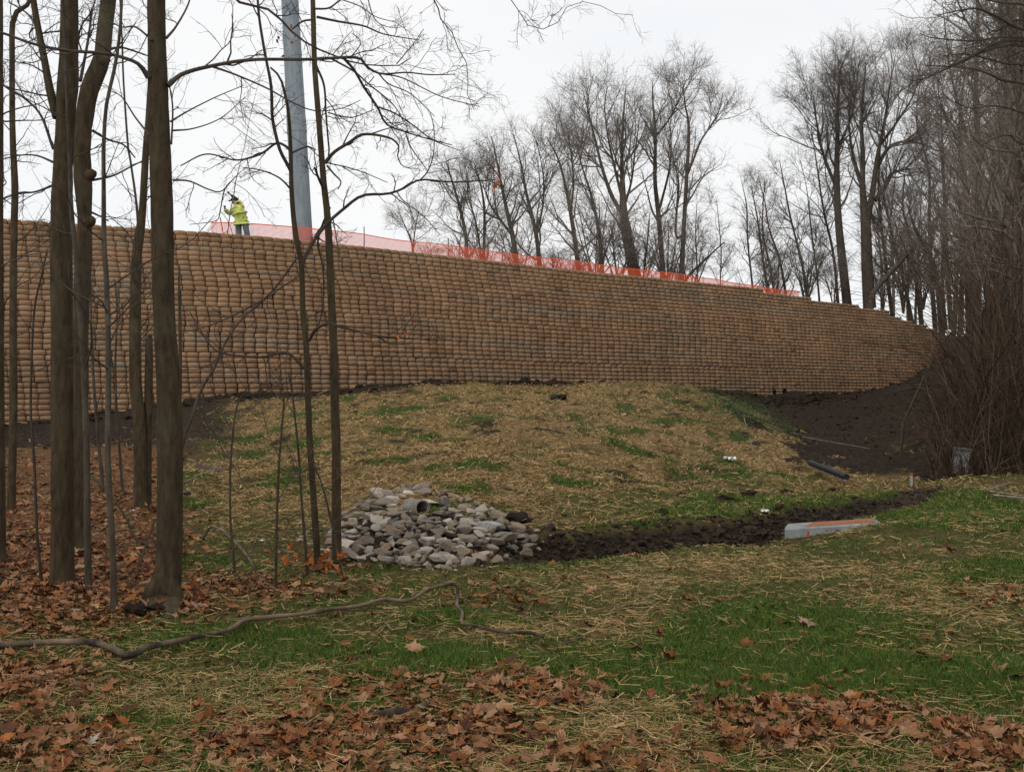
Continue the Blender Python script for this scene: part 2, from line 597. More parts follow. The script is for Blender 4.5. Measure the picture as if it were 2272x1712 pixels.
# top steps: (px, number of courses missing)
STEPS = [(-9e9, 0), (1688, 1), (1800, 2), (1905, 3), (1972, 5), (1995, 6), (2020, 7), (2045, 8), (2068, 9), (2088, 10), (2102, 12), (2118, 14)]
STEP_S = np.array([wall_s_at_px(p) if p > 0 else -1 for p, _ in STEPS])
STEP_K = np.array([k for _, k in STEPS])


def wall_top(s):
    i = np.searchsorted(STEP_S, s, side='right') - 1
    return ZTOP - STEP_K[i] * ROW


def side_of_wall(X, Y):
    """signed distance behind the wall's top line (positive = behind)"""
    X, Y = np.asarray(X, float), np.asarray(Y, float)
    yl = np.interp(X, _wl[:, 0], _wl[:, 1])
    return (Y - yl) * 0.74


# coverage fields, described by where patches lie (photo pixel of the ground point)
def blobs(px, py, lst):
    v = np.zeros(np.shape(px))
    for cx, cy, rx, ry, wgt in lst:
        v = np.maximum(v, wgt * np.exp(-(((px - cx) / rx) ** 2 + ((py - cy) / ry) ** 2) ** 1.5))
    return v


LEAF_B = [(60, 1180, 380, 190, 1), (130, 1350, 330, 62, 1), (580, 1305, 240, 34, .95), (420, 1345, 160, 30, .9), (40, 1510, 240, 70, .85), (-300, 1450, 400, 300, .95),
          (80, 1660, 260, 75, .75), (650, 1655, 270, 75, .85), (1000, 1640, 230, 80, .85), (880, 1545, 240, 45, .6), (1190, 1535, 190, 55, .85),
          (1090, 1325, 130, 32, .45), (1760, 1605, 240, 75, 1), (1640, 1540, 160, 34, .6), (2170, 1665, 170, 62, .95), (1350, 1680, 220, 50, .7),
          (2020, 1480, 110, 30, .35), (780, 1465, 120, 30, .5), (2230, 1330, 120, 40, .4), (1300, 1225, 220, 14, .6), (1130, 1235, 90, 30, .8), (960, 1250, 300, 16, .5)]
STRAW_B = [(1720, 1265, 520, 42, 1), (1350, 1290, 230, 42, .85), (1330, 1375, 200, 30, .6), (1120, 1395, 150, 30, .7), (480, 1565, 380, 60, .75),
           (800, 1530, 180, 45, .7), (1450, 1620, 230, 90, .85), (2120, 1330, 230, 90, .8), (2050, 1450, 230, 60, .6), (1250, 1700, 300, 55, .8),
           (850, 1290, 200, 20, .5), (1950, 1195, 260, 16, .6), (1650, 1110, 300, 16, .5)]
GREEN_B = [(500, 1425, 300, 42, 1), (700, 1465, 240, 42, 1), (1000, 1480, 230, 60, .9), (1150, 1475, 340, 42, 1), (1720, 1425, 400, 85, 1), (1860, 1510, 400, 65, 1), (1350, 1440, 260, 50, .9), (2150, 1500, 200, 70, .8),
           (1000, 1360, 170, 26, .9), (1080, 1250, 330, 15, .9), (1720, 1125, 480, 36, 1), (2120, 1130, 320, 42, 1), (1500, 1150, 300, 16, .9), (460, 1240, 150, 22, 1), (2200, 1260, 170, 40, .9),
           (1550, 1385, 170, 40, .9), (800, 1590, 200, 22, .6), (250, 1600, 260, 26, .6), (1640, 880, 90, 40, .8)]


def soil_shade_mask(X, Y, px, py):
    d, dep, side = trench_field(X, Y)
    wd = np.where(side > 0, 0.40 + dep * .62, .22 + dep * .45)
    s = np.exp(-(d / wd) ** 6) * np.clip(dep * 6, 0, 1)
    e = ((X - PILE_C[0] - .05) / 1.12) ** 2 + ((Y - PILE_C[1]) / 1.5) ** 2
    s = np.maximum(s, np.exp(-e ** 3))
    # bare dark strip along the wall foot and the cut bank at the right
    foot = np.exp(-np.clip(-side_of_wall(X, Y) - 2.6 - 1.8 * fbm(X, Y, .3, 2, 87), 0, 99) / 1.3) * (Y > 24)
    jn = (fbm(X, Y, .35, 3, 83) - .5) * 90
    xl = np.interp(py, [865, 900, 960, 1040, 1062], [1545, 1610, 1705, 1830, 1910]) + jn * .7
    xr = np.interp(py, [840, 1062], [2065, 2000]) + jn
    cut = np.clip((px - xl) / 30, 0, 1) * np.clip((xr - px) / 50, 0, 1) * np.clip((Y - 23.5) / 1.5, 0, 1)
    left = np.clip((600 - px + (py - 880) * -.25 + jn * 1.3) / 110, 0, 1) * np.where(px < 360, np.clip((1015 + jn * .6 - py) / 50, 0, 1), 1) * np.clip((Y - 18) / 8, 0, 1) * np.where(px < 360, .95, .62)  # left flank: dark soil, also painting in the shade of the mound's far-facing side
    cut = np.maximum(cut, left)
    return np.clip(np.maximum(s, np.maximum(foot * 1.1, cut)), 0, 1)


def fields(X, Y, Z):
    px, py = project(np.stack([X, Y, Z], -1))
    n1 = fbm(X, Y, 1.3, 3, 21)
    n2 = fbm(X, Y, 2.4, 3, 31)
    n3 = fbm(X, Y, 0.5, 3, 41)
    jx = (fbm(X, Y, .8, 2, 51) - .5) * 90
    jy = (fbm(X, Y, .8, 2, 57) - .5) * 40
    leaf = blobs(px + jx, py + jy, LEAF_B)
    leaf = np.clip(leaf * (0.55 + 0.9 * n2) + 0.03, 0, 1)
    px0, py0 = px, py
    px, py = px + jx * 1.6 + (n1 - .5) * 160, py + jy
    mound = np.clip((Y - 13.5) / 2, 0, 1) * np.where(px > 1180, np.clip((1112 + (px - 1180) * -.03 - py) / 40, 0, 1), 1) * np.clip((px - 380) / 120, 0, 1) * np.clip((1950 - px) / 150, 0, 1)
    woods_r = np.clip((px - 1980 + (1080 - py) * 0.3) / 60, 0, 1) * np.clip((Y - 21) / 2, 0, 1)
    green = blobs(px + jx, py + jy, GREEN_B)
    straw = blobs(px + jx, py + jy, STRAW_B)
    green = np.clip(np.maximum(green, 0.30) * (0.40 + 1.1 * n1), 0, 1)
    straw = np.clip(np.maximum(straw, 0.34) * (0.5 + 1.0 * n3), 0, 1)
    gm = np.clip((n1 - 0.47) * 4.0, 0, 1) * 0.8
    green = green * (1 - mound) + mound * gm * np.clip((60 - Y) / 20, 0.25, 1)
    straw = straw * (1 - mound) + mound * np.clip(0.95 - gm * 0.7 - np.clip((n2 - .58) * 4, 0, .7), 0, 1)
    soil = soil_shade_mask(X, Y, px, py)
    n4 = fbm(X, Y, 1.1, 4, 91)
    soil = np.maximum(soil, mound * np.clip((fbm(X, Y, 1.7, 4, 91) - .60) * 6, 0, .6) * np.clip((px - 420) / 200, .4, 1))
    soil = np.maximum(soil, np.clip((fbm(X, Y, 2.6, 4, 97) - .66) * 4, 0, .30) * (Y < 13.5))
    soil = np.maximum(soil, woods_r * .72)
    woods_l = np.clip((460 - px) / 90, 0, 1) * np.clip((Y - 8.6) / 1.5, 0, 1)
    green = green * (1 - woods_l) * (1 - woods_r * .8)
    straw = straw * (1 - woods_l * .85) * (1 - woods_r * .5)
    leaf = np.maximum(leaf, woods_l * (0.55 + .5 * n2)) * (1 - .6 * woods_l * np.clip((Y - 26) / 10, 0, 1))
    leaf = np.maximum(leaf, woods_r * 0.35)
    leaf = np.maximum(leaf * (1 - mound * .8), mound * 0.05)
    px, py = px0, py0
    k = 1 - soil
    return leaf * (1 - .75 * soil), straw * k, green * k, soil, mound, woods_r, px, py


def build_ground():
    uu = np.concatenate([np.linspace(-1.5, -0.52, 50, endpoint=False), np.linspace(-0.52, 0.52, 430), np.linspace(0.52, 1.5, 51)[1:]])
    dd = np.concatenate([np.linspace(-30, 1.6, 30, endpoint=False), np.exp(np.linspace(math.log(1.6), math.log(4.3), 20, endpoint=False)),
                         np.exp(np.linspace(math.log(4.3), math.log(25), 330, endpoint=False)), np.exp(np.linspace(math.log(25), math.log(92), 170))])
    U, Dg = np.meshgrid(uu, dd)
    X = U * np.maximum(Dg, 4.3) + np.where(Dg < 4.3, 0, 0)
    Y = Dg
    Z = ground_h(X, Y)
    Z = np.where(Y < 3, Z * np.clip((Y) / 3, 0, 1), Z)
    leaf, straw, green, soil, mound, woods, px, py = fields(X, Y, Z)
    n, m = X.shape
    idx = np.arange(n * m).reshape(n, m)
    Q = np.stack([idx[:-1, :-1], idx[:-1, 1:], idx[1:, 1:], idx[1:, :-1]], -1).reshape(-1, 4)
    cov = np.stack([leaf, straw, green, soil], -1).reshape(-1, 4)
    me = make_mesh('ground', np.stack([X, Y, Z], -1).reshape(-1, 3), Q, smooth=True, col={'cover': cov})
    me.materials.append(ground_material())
    return tag(obj('ground', me), 'sloping ground of thin grass, straw mulch and bare soil', None, None, 'structure')


def ground_material():
    m = bpy.data.materials.new('ground_cover')
    m.use_nodes = True
    t = m.node_tree
    N, Lk = t.nodes, t.links
    b = N['Principled BSDF']
    b.inputs['Roughness'].default_value = 0.97
    b.inputs['Specular IOR Level'].default_value = 0.08
    tcn = N.new('ShaderNodeTexCoord')
    at_ = N.new('ShaderNodeAttribute')
    at_.attribute_name = 'cover'
    sp = N.new('ShaderNodeSeparateColor')
    Lk.new(at_.outputs['Color'], sp.inputs[0])

    def noise(scale, det=6, rough=.65, stretch=None):
        n = N.new('ShaderNodeTexNoise')
        n.inputs['Scale'].default_value = scale
        n.inputs['Detail'].default_value = det
        n.inputs['Roughness'].default_value = rough
        if stretch:
            mpn = N.new('ShaderNodeMapping')
            mpn.inputs['Scale'].default_value = stretch
            Lk.new(tcn.outputs['Object'], mpn.inputs[0])
            Lk.new(mpn.outputs[0], n.inputs['Vector'])
        else:
            Lk.new(tcn.outputs['Object'], n.inputs['Vector'])
        return n.outputs['Fac']

    def ramp(f, stops):
        r = N.new('ShaderNodeValToRGB')
        e = r.color_ramp.elements
        e[0].position, e[0].color = stops[0][0], (*stops[0][1], 1)
        e[1].position, e[1].color = stops[-1][0], (*stops[-1][1], 1)
        for p, c in stops[1:-1]:
            x = e.new(p)
            x.color = (*c, 1)
        Lk.new(f, r.inputs[0])
        return r.outputs[0]

    def mixc(f, a, c):
        x = N.new('ShaderNodeMix')
        x.data_type = 'RGBA'
        Lk.new(f, x.inputs[0])
        Lk.new(a, x.inputs[6])
        Lk.new(c, x.inputs[7])
        return x.outputs[2]

    def mask(cov, nf, lo=-.28, hi=.28):
        a = N.new('ShaderNodeMath')
        a.operation = 'ADD'
        Lk.new(cov, a.inputs[0])
        Lk.new(nf, a.inputs[1])
        mr = N.new('ShaderNodeMapRange')
        mr.inputs['From Min'].default_value = 1.0 + lo * 1.0
        mr.inputs['From Max'].default_value = 1.0 + hi * 1.0
        Lk.new(a.outputs[0], mr.inputs['Value'])
        return mr.outputs[0]

    nf1, nf2, nf3 = noise(7, 8, .75), noise(5, 8, .75, (1, 1.6, 1)), noise(22, 7, .8)
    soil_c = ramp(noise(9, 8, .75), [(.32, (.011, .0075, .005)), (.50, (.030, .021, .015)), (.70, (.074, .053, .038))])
    thatch = ramp(noise(14, 8, .8), [(.30, (.036, .027, .012)), (.5, (.088, .064, .027)), (.7, (.16, .115, .05))])
    straw_c = ramp(noise(13, 8, .85, (1, 1.8, 1)), [(.32, (.066, .040, .016)), (.5, (.225, .148, .066)), (.68, (.38, .262, .125))])
    grass_c = ramp(noise(18, 8, .8), [(.30, (.020, .034, .009)), (.5, (.046, .074, .017)), (.72, (.088, .118, .034))])
    leaf_c = ramp(noise(19, 6, .8), [(.30, (.050, .026, .014)), (.5, (.14, .070, .035)), (.7, (.26, .14, .075))])
    c = mixc(mask(sp.outputs['Green'], nf2), thatch, straw_c)
    c = mixc(mask(sp.outputs['Blue'], nf1), c, grass_c)
    c = mixc(mask(sp.outputs['Red'], nf3), c, leaf_c)
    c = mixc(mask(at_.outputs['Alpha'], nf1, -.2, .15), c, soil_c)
    Lk.new(c, b.inputs['Base Color'])
    bp = N.new('ShaderNodeBump')
    bp.inputs['Strength'].default_value = 1.0
    bp.inputs['Distance'].default_value = 0.06
    Lk.new(noise(11, 9, .8), bp.inputs['Height'])
    Lk.new(bp.outputs[0], b.inputs['Normal'])
    return m


ground = build_ground()


def build_plateau():
    s = np.linspace(0, WLEN, 260)
    tt = np.concatenate([[0.25, 0.6, 1.2, 2.5, 5, 9, 15, 25, 40, 80, 200, 600]])
    S, T = np.meshgrid(s, tt)
    X, Y = wall_xy(S, 0)
    nx = np.interp(S, WS, WN[:, 0])
    ny = np.interp(S, WS, WN[:, 1])
    fan = np.clip(T - 40, 0, 999)
    X = X - np.where(T < 40, nx, 0) * np.minimum(T, 40) + (S / WLEN - .45) * fan * 3.2 - np.where(T >= 40, -0.6, 0) * -40 * 0
    Y = Y - ny * np.minimum(T, 40) + fan
    Z = wall_top(S) - 0.16 + (fbm(X, Y, .5, 3, 61) - .5) * 0.12 * np.clip(T, 0, 1)
    Z = np.minimum(Z, ZTOP - 0.1) + np.clip(T - 3, 0, 20) * 0.01
    n, m = X.shape
    idx = np.arange(n * m).reshape(n, m)
    Q = np.stack([idx[:-1, :-1], idx[:-1, 1:], idx[1:, 1:], idx[1:, :-1]], -1).reshape(-1, 4)
    mt = material('upper_soil', (.05, .038, .026), (.13, .10, .06), 3, .97, .5, 12)
    me = make_mesh('upper_ground', np.stack([X, Y, Z], -1).reshape(-1, 3), Q, mat=mt, smooth=True)
    return tag(obj('upper_ground', me), 'level fill behind the top of the block wall', None, None, 'structure')


build_plateau()
PLAT = ZTOP - 0.12


def upper_h(X, Y):
    return PLAT


# ------------------------------------------------------------------ retaining wall
def block_template(nc=6):
    wd, h = BW - 0.010, ROW - 0.012
    xs = np.linspace(-wd / 2, wd / 2, nc)
    prof = [(0.0, -0.060), (0.030, -0.006), (h - 0.035, 0.006), (h, -0.012)]
    V = []
    for z, dy in prof:
        for x in xs:
            e = 2 * x / wd
            V.append((x * (1 if 0 < z < h else 0.985), 0.094 * (1 - abs(e) ** 2.6) + dy, z))
    nb = len(V)
    bx_ = wd * 0.36
    V += [(-bx_, -0.22, 0), (bx_, -0.22, 0), (-bx_, -0.22, h), (bx_, -0.22, h)]
    faces = []
    for r in range(3):
        for c in range(nc - 1):
            a = r * nc + c
            faces.append((a, a + 1, a + nc + 1, a + nc))
    faces.append(tuple(range(3 * nc, 4 * nc)) + (nb + 3, nb + 2))
    faces.append(tuple(range(nc - 1, -1, -1)) + (nb, nb + 1))
    faces.append((0, nc, 2 * nc, 3 * nc, nb + 2, nb))
    faces.append((4 * nc - 1, 3 * nc - 1, 2 * nc - 1, nc - 1, nb + 1, nb + 3))
    return np.array(V), faces


def build_wall():
    root = empty('retaining_wall', (*wall_xy(wall_s_at_px(1000)), 2.2), 'tall curving retaining wall of tan split-face concrete blocks', 'retaining wall')
    tag(root, kind='thing')
    org = np.array(root.location)
    TV, TF = block_template()
    rec = []
    rng = np.random.default_rng(3)
    drift = 0.0
    for k in range(0, 44):
        zt = ZTOP - k * ROW
        zb = zt - ROW
        drift += 0.012 + rng.normal(0, 0.022) + (0.06 if rng.random() < .12 else 0)
        cols = np.arange(0, int(WLEN / BW)) * BW + ((drift + rng.normal(0, .017)) % BW)
        cols = cols + (fbm(cols * .13, cols * 0 + k * .16, 1.0, 2, 131) - .5) * .24
        off = wall_off(zb)
        x, y = wall_xy(cols, off)
        g = base_h(x, y) + (fbm(x, y, 0.9, 3, 3) - .5) * .3
        ok = (zt <= wall_top(cols) + 0.01) & (zt > g - 0.25) & (cols < WLEN - 1)
        tx = np.interp(cols, WS, WT[:, 0])
        ty = np.interp(cols, WS, WT[:, 1])
        for i in np.nonzero(ok)[0]:
            rec.append((x[i], y[i], zb, math.atan2(ty[i], tx[i]), cols[i], k))
    rec = np.array(rec)
    N = len(rec)
    jz = rng.normal(0, 0.003, N)
    jz = jz + (fbm(rec[:, 4] * .22, rec[:, 5] * .05, 1.0, 2, 121) - .5) * .07
    jr = rng.normal(0, 0.032, N)
    jo = rng.normal(0, 0.015, N) + (rng.random(N) < .03) * rng.normal(0, .02, N)
    sx = rng.normal(0.995, 0.022, N).clip(.9, 1.03)
    a = rec[:, 3] + jr
    # colour: tan with brown, ochre and grey lots laid in runs of courses
    s_, k_ = rec[:, 4], rec[:, 5]
    n1 = fbm(s_ * 0.16, k_ * 0.75, 1.0, 3, 71)
    n2 = fbm(s_ * 0.5, k_ * 0.5, 1.0, 2, 77)
    grey = np.clip((n1 - .53) * 4.0, 0, .9)[:, None] * rng.uniform(.4, 1, (N, 1))
    base = np.array([.395, .256, .152]) * (1 - n2[:, None]) + np.array([.405, .240, .140]) * n2[:, None]
    gcol = np.array([.315, .258, .190])
    colr = base * (1 - grey) + gcol * grey
    colr = colr * rng.normal(1, .085, (N, 1)).clip(.7, 1.28) * .75
    streak = fbm(s_ * 1.1, k_ * .10, 1.0, 3, 111)
    stain = fbm(s_ * .12, k_ * .14, 1.0, 3, 117)
    colr = colr * (1.10 - .22 * np.clip((streak - .35) * 2, 0, 1))[:, None] * (.86 + .28 * stain)[:, None]
    odd = rng.random(N)
    colr[odd < .012] *= .62
    # which show largest: nearest, in frame and not behind the left tree trunks
    C = np.c_[rec[:, 0], rec[:, 1], rec[:, 2] + .1]
    px, py = project(C)
    dist = np.linalg.norm(C - np.array([0, 0, EYE]), axis=1)
    tx, ty = np.cos(rec[:, 3]), np.sin(rec[:, 3])
    vx, vy = C[:, 0] / dist, C[:, 1] / dist
    area = np.abs(tx * vy - ty * vx) / dist ** 2
    area = np.where((px > 8) & (px < 2264), area, 0)
    zg = ground_h(rec[:, 0], rec[:, 1], False)
    area = np.where(rec[:, 2] > zg + .15, area, 0)
    hid = ((px > 108) & (px < 205)) | ((px > 328) & (px < 408)) | ((px > 292) & (px < 330)) | (px < 45)
    area = np.where(hid, 0, area)
    pick = np.argsort(-area)[:300]
    single = np.zeros(N, bool)
    single[pick] = True
    variants = []
    for v in range(6):
        V = TV.copy()
        V[:, 1] += rng.normal(0, .005, len(V)) * (V[:, 1] > -.1)
        V[:, 0] += rng.normal(0, .002, len(V))
        V[:, 2] += rng.normal(0, .0015, len(V))
        variants.append(V)
    # joined far blocks
    st = np.nonzero(~single)[0]
    vi = rng.integers(0, 6, len(st))
    AV = np.stack(variants)[vi]
    AV = AV * np.stack([sx[st], np.ones(len(st)), np.ones(len(st))], -1)[:, None]
    ca, sa = np.cos(a[st]), np.sin(a[st])
    # local x along wall, local y towards camera (= -normal behind)
    nx, ny = np.sin(a[st]), -np.cos(a[st])
    yl = AV[:, :, 1] + jo[st][:, None]
    WX = rec[st, 0][:, None] + AV[:, :, 0] * ca[:, None] + yl * nx[:, None]
    WY = rec[st, 1][:, None] + AV[:, :, 0] * sa[:, None] + yl * ny[:, None]
    WZ = rec[st, 2][:, None] + AV[:, :, 2] + jz[st][:, None]
    P = np.stack([WX, WY, WZ], -1)
    nv = len(TV)
    fl = np.concatenate([np.array(f) for f in TF])
    ft = np.array([len(f) for f in TF])
    loops = (fl[None] + (np.arange(len(st)) * nv)[:, None]).ravel()
    totals = np.tile(ft, len(st))
    starts = np.concatenate([[0], np.cumsum(totals)[:-1]])
    me = make_mesh('block_courses', P.reshape(-1, 3) - org, loops=loops, starts=starts, totals=totals, mat=M_blockf, col=np.repeat(colr[st], nv, 0), smooth=True)
    tag(obj('block_courses', me, root), None, None, None, 'stuff')
    # single blocks
    vm = []
    for V in variants:
        Vl = V.copy()
        Vl[:, 1] = -V[:, 1]
        F = [f for f in TF]
        m_ = bpy.data.meshes.new('block')
        m_.from_pydata(Vl.tolist(), [], F)
        m_.materials.append(M_block)
        m_.polygons.foreach_set('use_smooth', np.ones(len(m_.polygons), bool))
        m_.update()
        vm.append(m_)
    for i in pick:
        o = bpy.data.objects.new('block', vm[int(rng.integers(0, 6))])
        COL.objects.link(o)
        o.parent = root
        n = np.array([math.sin(a[i]), -math.cos(a[i])]) * jo[i]
        o.location = (rec[i, 0] + n[0] - org[0], rec[i, 1] + n[1] - org[1], rec[i, 2] + jz[i] - org[2])
        o.rotation_euler = (0, 0, a[i])
        o.scale = (sx[i], 1, 1)
        o.color = (*colr[i], 1)
    # dark fill core behind the faces
    s = np.linspace(0.1, WLEN - 1, 400)
    rows = []
    for f in np.linspace(0, 1, 12):
        x0, y0 = wall_xy(s, 2.0)
        gz = base_h(x0, y0) - .6
        z = gz + (wall_top(s) - 0.06 - gz) * f
        x, y = wall_xy(s, wall_off(z) - 0.06)
        rows.append(np.stack([x, y, z], -1))
    x, y = wall_xy(s, -0.6)
    rows.append(np.stack([x, y, wall_top(s) - 0.062], -1))
    G = np.stack(rows)
    n, m = G.shape[:2]
    idx = np.arange(n * m).reshape(n, m)
    Q = np.stack([idx[:-1, :-1], idx[:-1, 1:], idx[1:, 1:], idx[1:, :-1]], -1).reshape(-1, 4)
    obj('fill_core', make_mesh('fill_core', G.reshape(-1, 3) - org, Q, mat=M_back), root)
    # survey paint dots
    for px_, py_ in [(1815, 790), (1905, 795), (2009, 799), (2044, 800)]:
        D = 60.0
        for _ in range(40):
            p = at(px_, py_, D)
            sN = wall_s_at_px(px_)
            D += 0.4
            if side_of_wall(p[0], p[1]) > -wall_off(p[2]) - 0.16:
                break
        mb = MB()
        ang = np.linspace(0, 2 * math.pi, 9)[:-1]
        th = math.radians(41)
        ring = np.stack([np.cos(ang) * .075 * math.cos(th), np.cos(ang) * .075 * math.sin(th), np.sin(ang) * .075], -1) + p - np.array([-.02, .06, 0])
        mb.add(np.r_[ring, ring + np.array([.02, -.024, 0])], [tuple(range(8)), tuple(range(8, 16))] + [(i, (i + 1) % 8, 8 + (i + 1) % 8, 8 + i) for i in range(8)])
        mb.build('paint_mark', M_pink, root, off=org)
    return root


wall = build_wall()

# ------------------------------------------------------------------ light pole, fence, worker
def pole_px(px, y, D):
    return at(px, y, D)


def build_pole():
    b = at(671, 520, 53.5)
    top = at(643, 0, 53.5)
    lean = (top - b)[:2] / (top[2] - b[2])
    zb = PLAT - 0.1
    b0 = np.array([b[0] - lean[0] * (b[2] - zb), b[1], zb])
    root = empty('light_pole', b0, 'huge tapered grey galvanised steel pole rising behind the block wall', 'pole')
    Hh = 34.0
    z = np.array([0, 0.02, 6.2, 6.25, 6.9, 6.95, 20, Hh])
    r = np.array([.50, .49, .462, .475, .470, .455, .36, .25])
    P = np.stack([lean[0] * z, 0 * z, z], -1)
    mb = MB()
    mb.tube(P, r, 16)
    shaft = mb.build('shaft', M_steel, root)
    mb = MB()
    mb.tube([(0, 0, -.05), (0, 0, .08)], [.78, .78], 20)
    plate = mb.build('base_plate', M_steel, root)
    for i in range(8):
        a = i / 8 * 2 * math.pi
        mb = MB()
        mb.tube([(.66 * math.cos(a), .66 * math.sin(a), .0), (.66 * math.cos(a), .66 * math.sin(a), .2)], [.03, .03], 6)
        mb.build('bolt', M_steeld, plate)
    for i in range(44):
        zz = 3.0 + i * .40
        rr = np.interp(zz, z, r)
        sd = -1 if i % 2 == 0 else -1
        mb = MB()
        x0 = lean[0] * zz + sd * rr * .96
        mb.tube([(x0, -.12, zz), (x0 + sd * .16, -.16, zz), (x0 + sd * .165, -.16, zz + .03)], [.012, .012, .012], 5)
        mb.build('step_peg', M_steeld, shaft)
    for zz in (8.0, 10.4, 12.6, 13.6, 16.2):
        rr = np.interp(zz, z, r)
        mb = MB()
        mb.tube([(lean[0] * zz + .05, -rr * .97, zz), (lean[0] * zz + .05, -rr * 1.01 - .02, zz)], [.035, .035], 8)
        mb.build('bolt_hole_plug', M_steeld, shaft)
    # conduit bracket near the top
    zz = 10.9
    mb = MB()
    return root


build_pole()

FENCE_TOP = [(500, 494), (600, 499), (690, 508), (810, 521), (980, 543), (1100, 558), (1300, 583), (1480, 606), (1600, 622), (1700, 638), (1760, 650), (1830, 664)]


def fence_strip(P0, Ptop, cell=0.055, strand=0.0145):
    """flat-strand net between bottom and top polylines (m,3)"""
    L = np.concatenate([[0], np.cumsum(np.linalg.norm(np.diff(Ptop[:, :2], axis=0), axis=1))])
    n = int(L[-1] / cell)
    s = np.linspace(0, L[-1], n)
    T = np.stack([np.interp(s, L, Ptop[:, k]) for k in range(3)], -1)
    B = np.stack([np.interp(s, L, P0[:, k]) for k in range(3)], -1)
    # sag and wind ripple
    nrm = norm(np.gradient(T[:, :2], axis=0))
    nrm = np.stack([nrm[:, 1], -nrm[:, 0], 0 * s], -1)
    sag = (fbm(s * .35, 0 * s, 1, 2, 5) - .5) * .16
    T[:, 2] += sag
    rip = (fbm(s * .5, 0 * s + 3, 1, 3, 9) - .5) * .25
    mV, mQ = [], []
    cnt = 0
    m = 19
    f = np.linspace(0, 1, m)
    G = B[:, None] + (T - B)[:, None] * f[None, :, None] + nrm[:, None] * (rip[:, None] * np.sin(f * 3.1)[None])[..., None]
    tan = norm(np.gradient(G, axis=0))
    up = np.array([0, 0, 1.0])
    # vertical strands
    a, c = G - tan * strand / 2, G + tan * strand / 2
    V = np.stack([a, c], 2).reshape(-1, 3)
    i = np.arange(n)[:, None] * m + np.arange(m - 1)[None]
    i = i.ravel()
    Q = np.stack([2 * i, 2 * i + 1, 2 * i + 3, 2 * i + 2], -1)
    mV.append(V)
    mQ.append(Q)
    cnt += len(V)
    w_ = np.full(m, strand)
    w_[-1] = strand * 3
    w_[0] = strand * 3
    off = G + nrm[:, None] * 0.003
    a = off - up * (w_ / 2)[None, :, None]
    c = off + up * (w_ / 2)[None, :, None]
    V = np.stack([a, c], 2).reshape(-1, 3)
    i = (np.arange(n - 1)[:, None] * m + np.arange(m)[None]).ravel()
    Q = np.stack([2 * i, 2 * (i + m), 2 * (i + m) + 1, 2 * i + 1], -1) + cnt
    mV.append(V)
    mQ.append(Q)
    return np.concatenate(mV), np.concatenate(mQ)


def build_fence():
    s0, s1 = wall_s_at_px(500), wall_s_at_px(1830)
    s = np.linspace(s0, s1, 60)
    x, y = wall_xy(s, -1.9)
    # height: solve from the photographed top edge
    pts = np.array(FENCE_TOP, float)
    zt = np.zeros(len(s))
    for i in range(len(s)):
        px = W_PX / 2 + F_PX * x[i] / y[i]
        yy = np.interp(px, pts[:, 0], pts[:, 1])
        zt[i] = at(px, yy, y[i])[2]
    zt = np.maximum(zt, PLAT + .5)
    Pt = np.stack([x, y, zt], -1)
    Pb = np.stack([x, y, np.full(len(s), PLAT + 0.02)], -1)
    root = empty('mesh_fence', (x[0], y[0], PLAT), 'sagging orange plastic mesh safety fence along the top of the wall', 'fence')
    V, Q = fence_strip(Pb, Pt)
    obj('netting', make_mesh('netting', V - np.array(root.location), Q, mat=M_net), root)
    # return leg running back from the left end
    for px in (514, 812, 984, 1120, 1236, 1352, 1455, 1552, 1648):
        i = int(np.argmin(np.abs(project(Pt)[0] - px)))
        mb = MB()
        top = Pt[i] + np.array([0, .02, .38 if px in (812, 984) else .10])
        bot = Pb[i] + np.array([0, .02, -.3])
        if px == 514:
            top = Pt[i] + np.array([-.25, .02, .22])
        mb.tube([bot - np.array(root.location), top - np.array(root.location)], [.022, .022], 5)
        mb.build('post', M_post, root)
    a = Pt[0]
    e = a + np.array([-4.2, 9.5, -.85])
    r2 = empty('mesh_fence', (a[0] - .1, a[1] + .3, PLAT), 'pale far run of mesh fence going back behind the worker', 'fence')
    Tt = np.stack([a + (-.1, .3, -.05), a * .5 + e * .5, e])
    Bb = Tt.copy()
    Bb[:, 2] = PLAT
    V, Q = fence_strip(Bb, Tt, .10, .009)
    obj('netting', make_mesh('netting', V - np.array(r2.location), Q, mat=M_net), r2)
    mb = MB()
    mb.tube([Bb[-1] - np.array(r2.location), Tt[-1] + (0, 0, .1) - np.array(r2.location)], [.022, .022], 5)
    mb.build('post', M_post, r2)
    return root


build_fence()


def skin_obj(name, verts, edges, radii, mat, parent, sub=2, root_i=0, smooth=True):
    me = bpy.data.meshes.new(name)
    me.from_pydata([tuple(v) for v in verts], edges, [])
    me.materials.append(mat)
    o = obj(name, me, parent)
    md = o.modifiers.new('Skin', 'SKIN')
    sv = me.skin_vertices[0].data if me.skin_vertices else None
    if sv is None:
        bpy.context.view_layer.objects.active = o
        bm = bmesh.new()
        bm.from_mesh(me)
        bm.verts.layers.skin.verify()
        bm.to_mesh(me)
        bm.free()
        sv = me.skin_vertices[0].data
    for i, r in enumerate(radii):
        rr = r if isinstance(r, tuple) else (r, r)
        sv[i].radius = rr
        sv[i].use_root = (i == root_i)
    md.use_smooth_shade = smooth
    o.modifiers.new('Sub', 'SUBSURF').levels = sub
    o.modifiers['Sub'].render_levels = sub
    return o


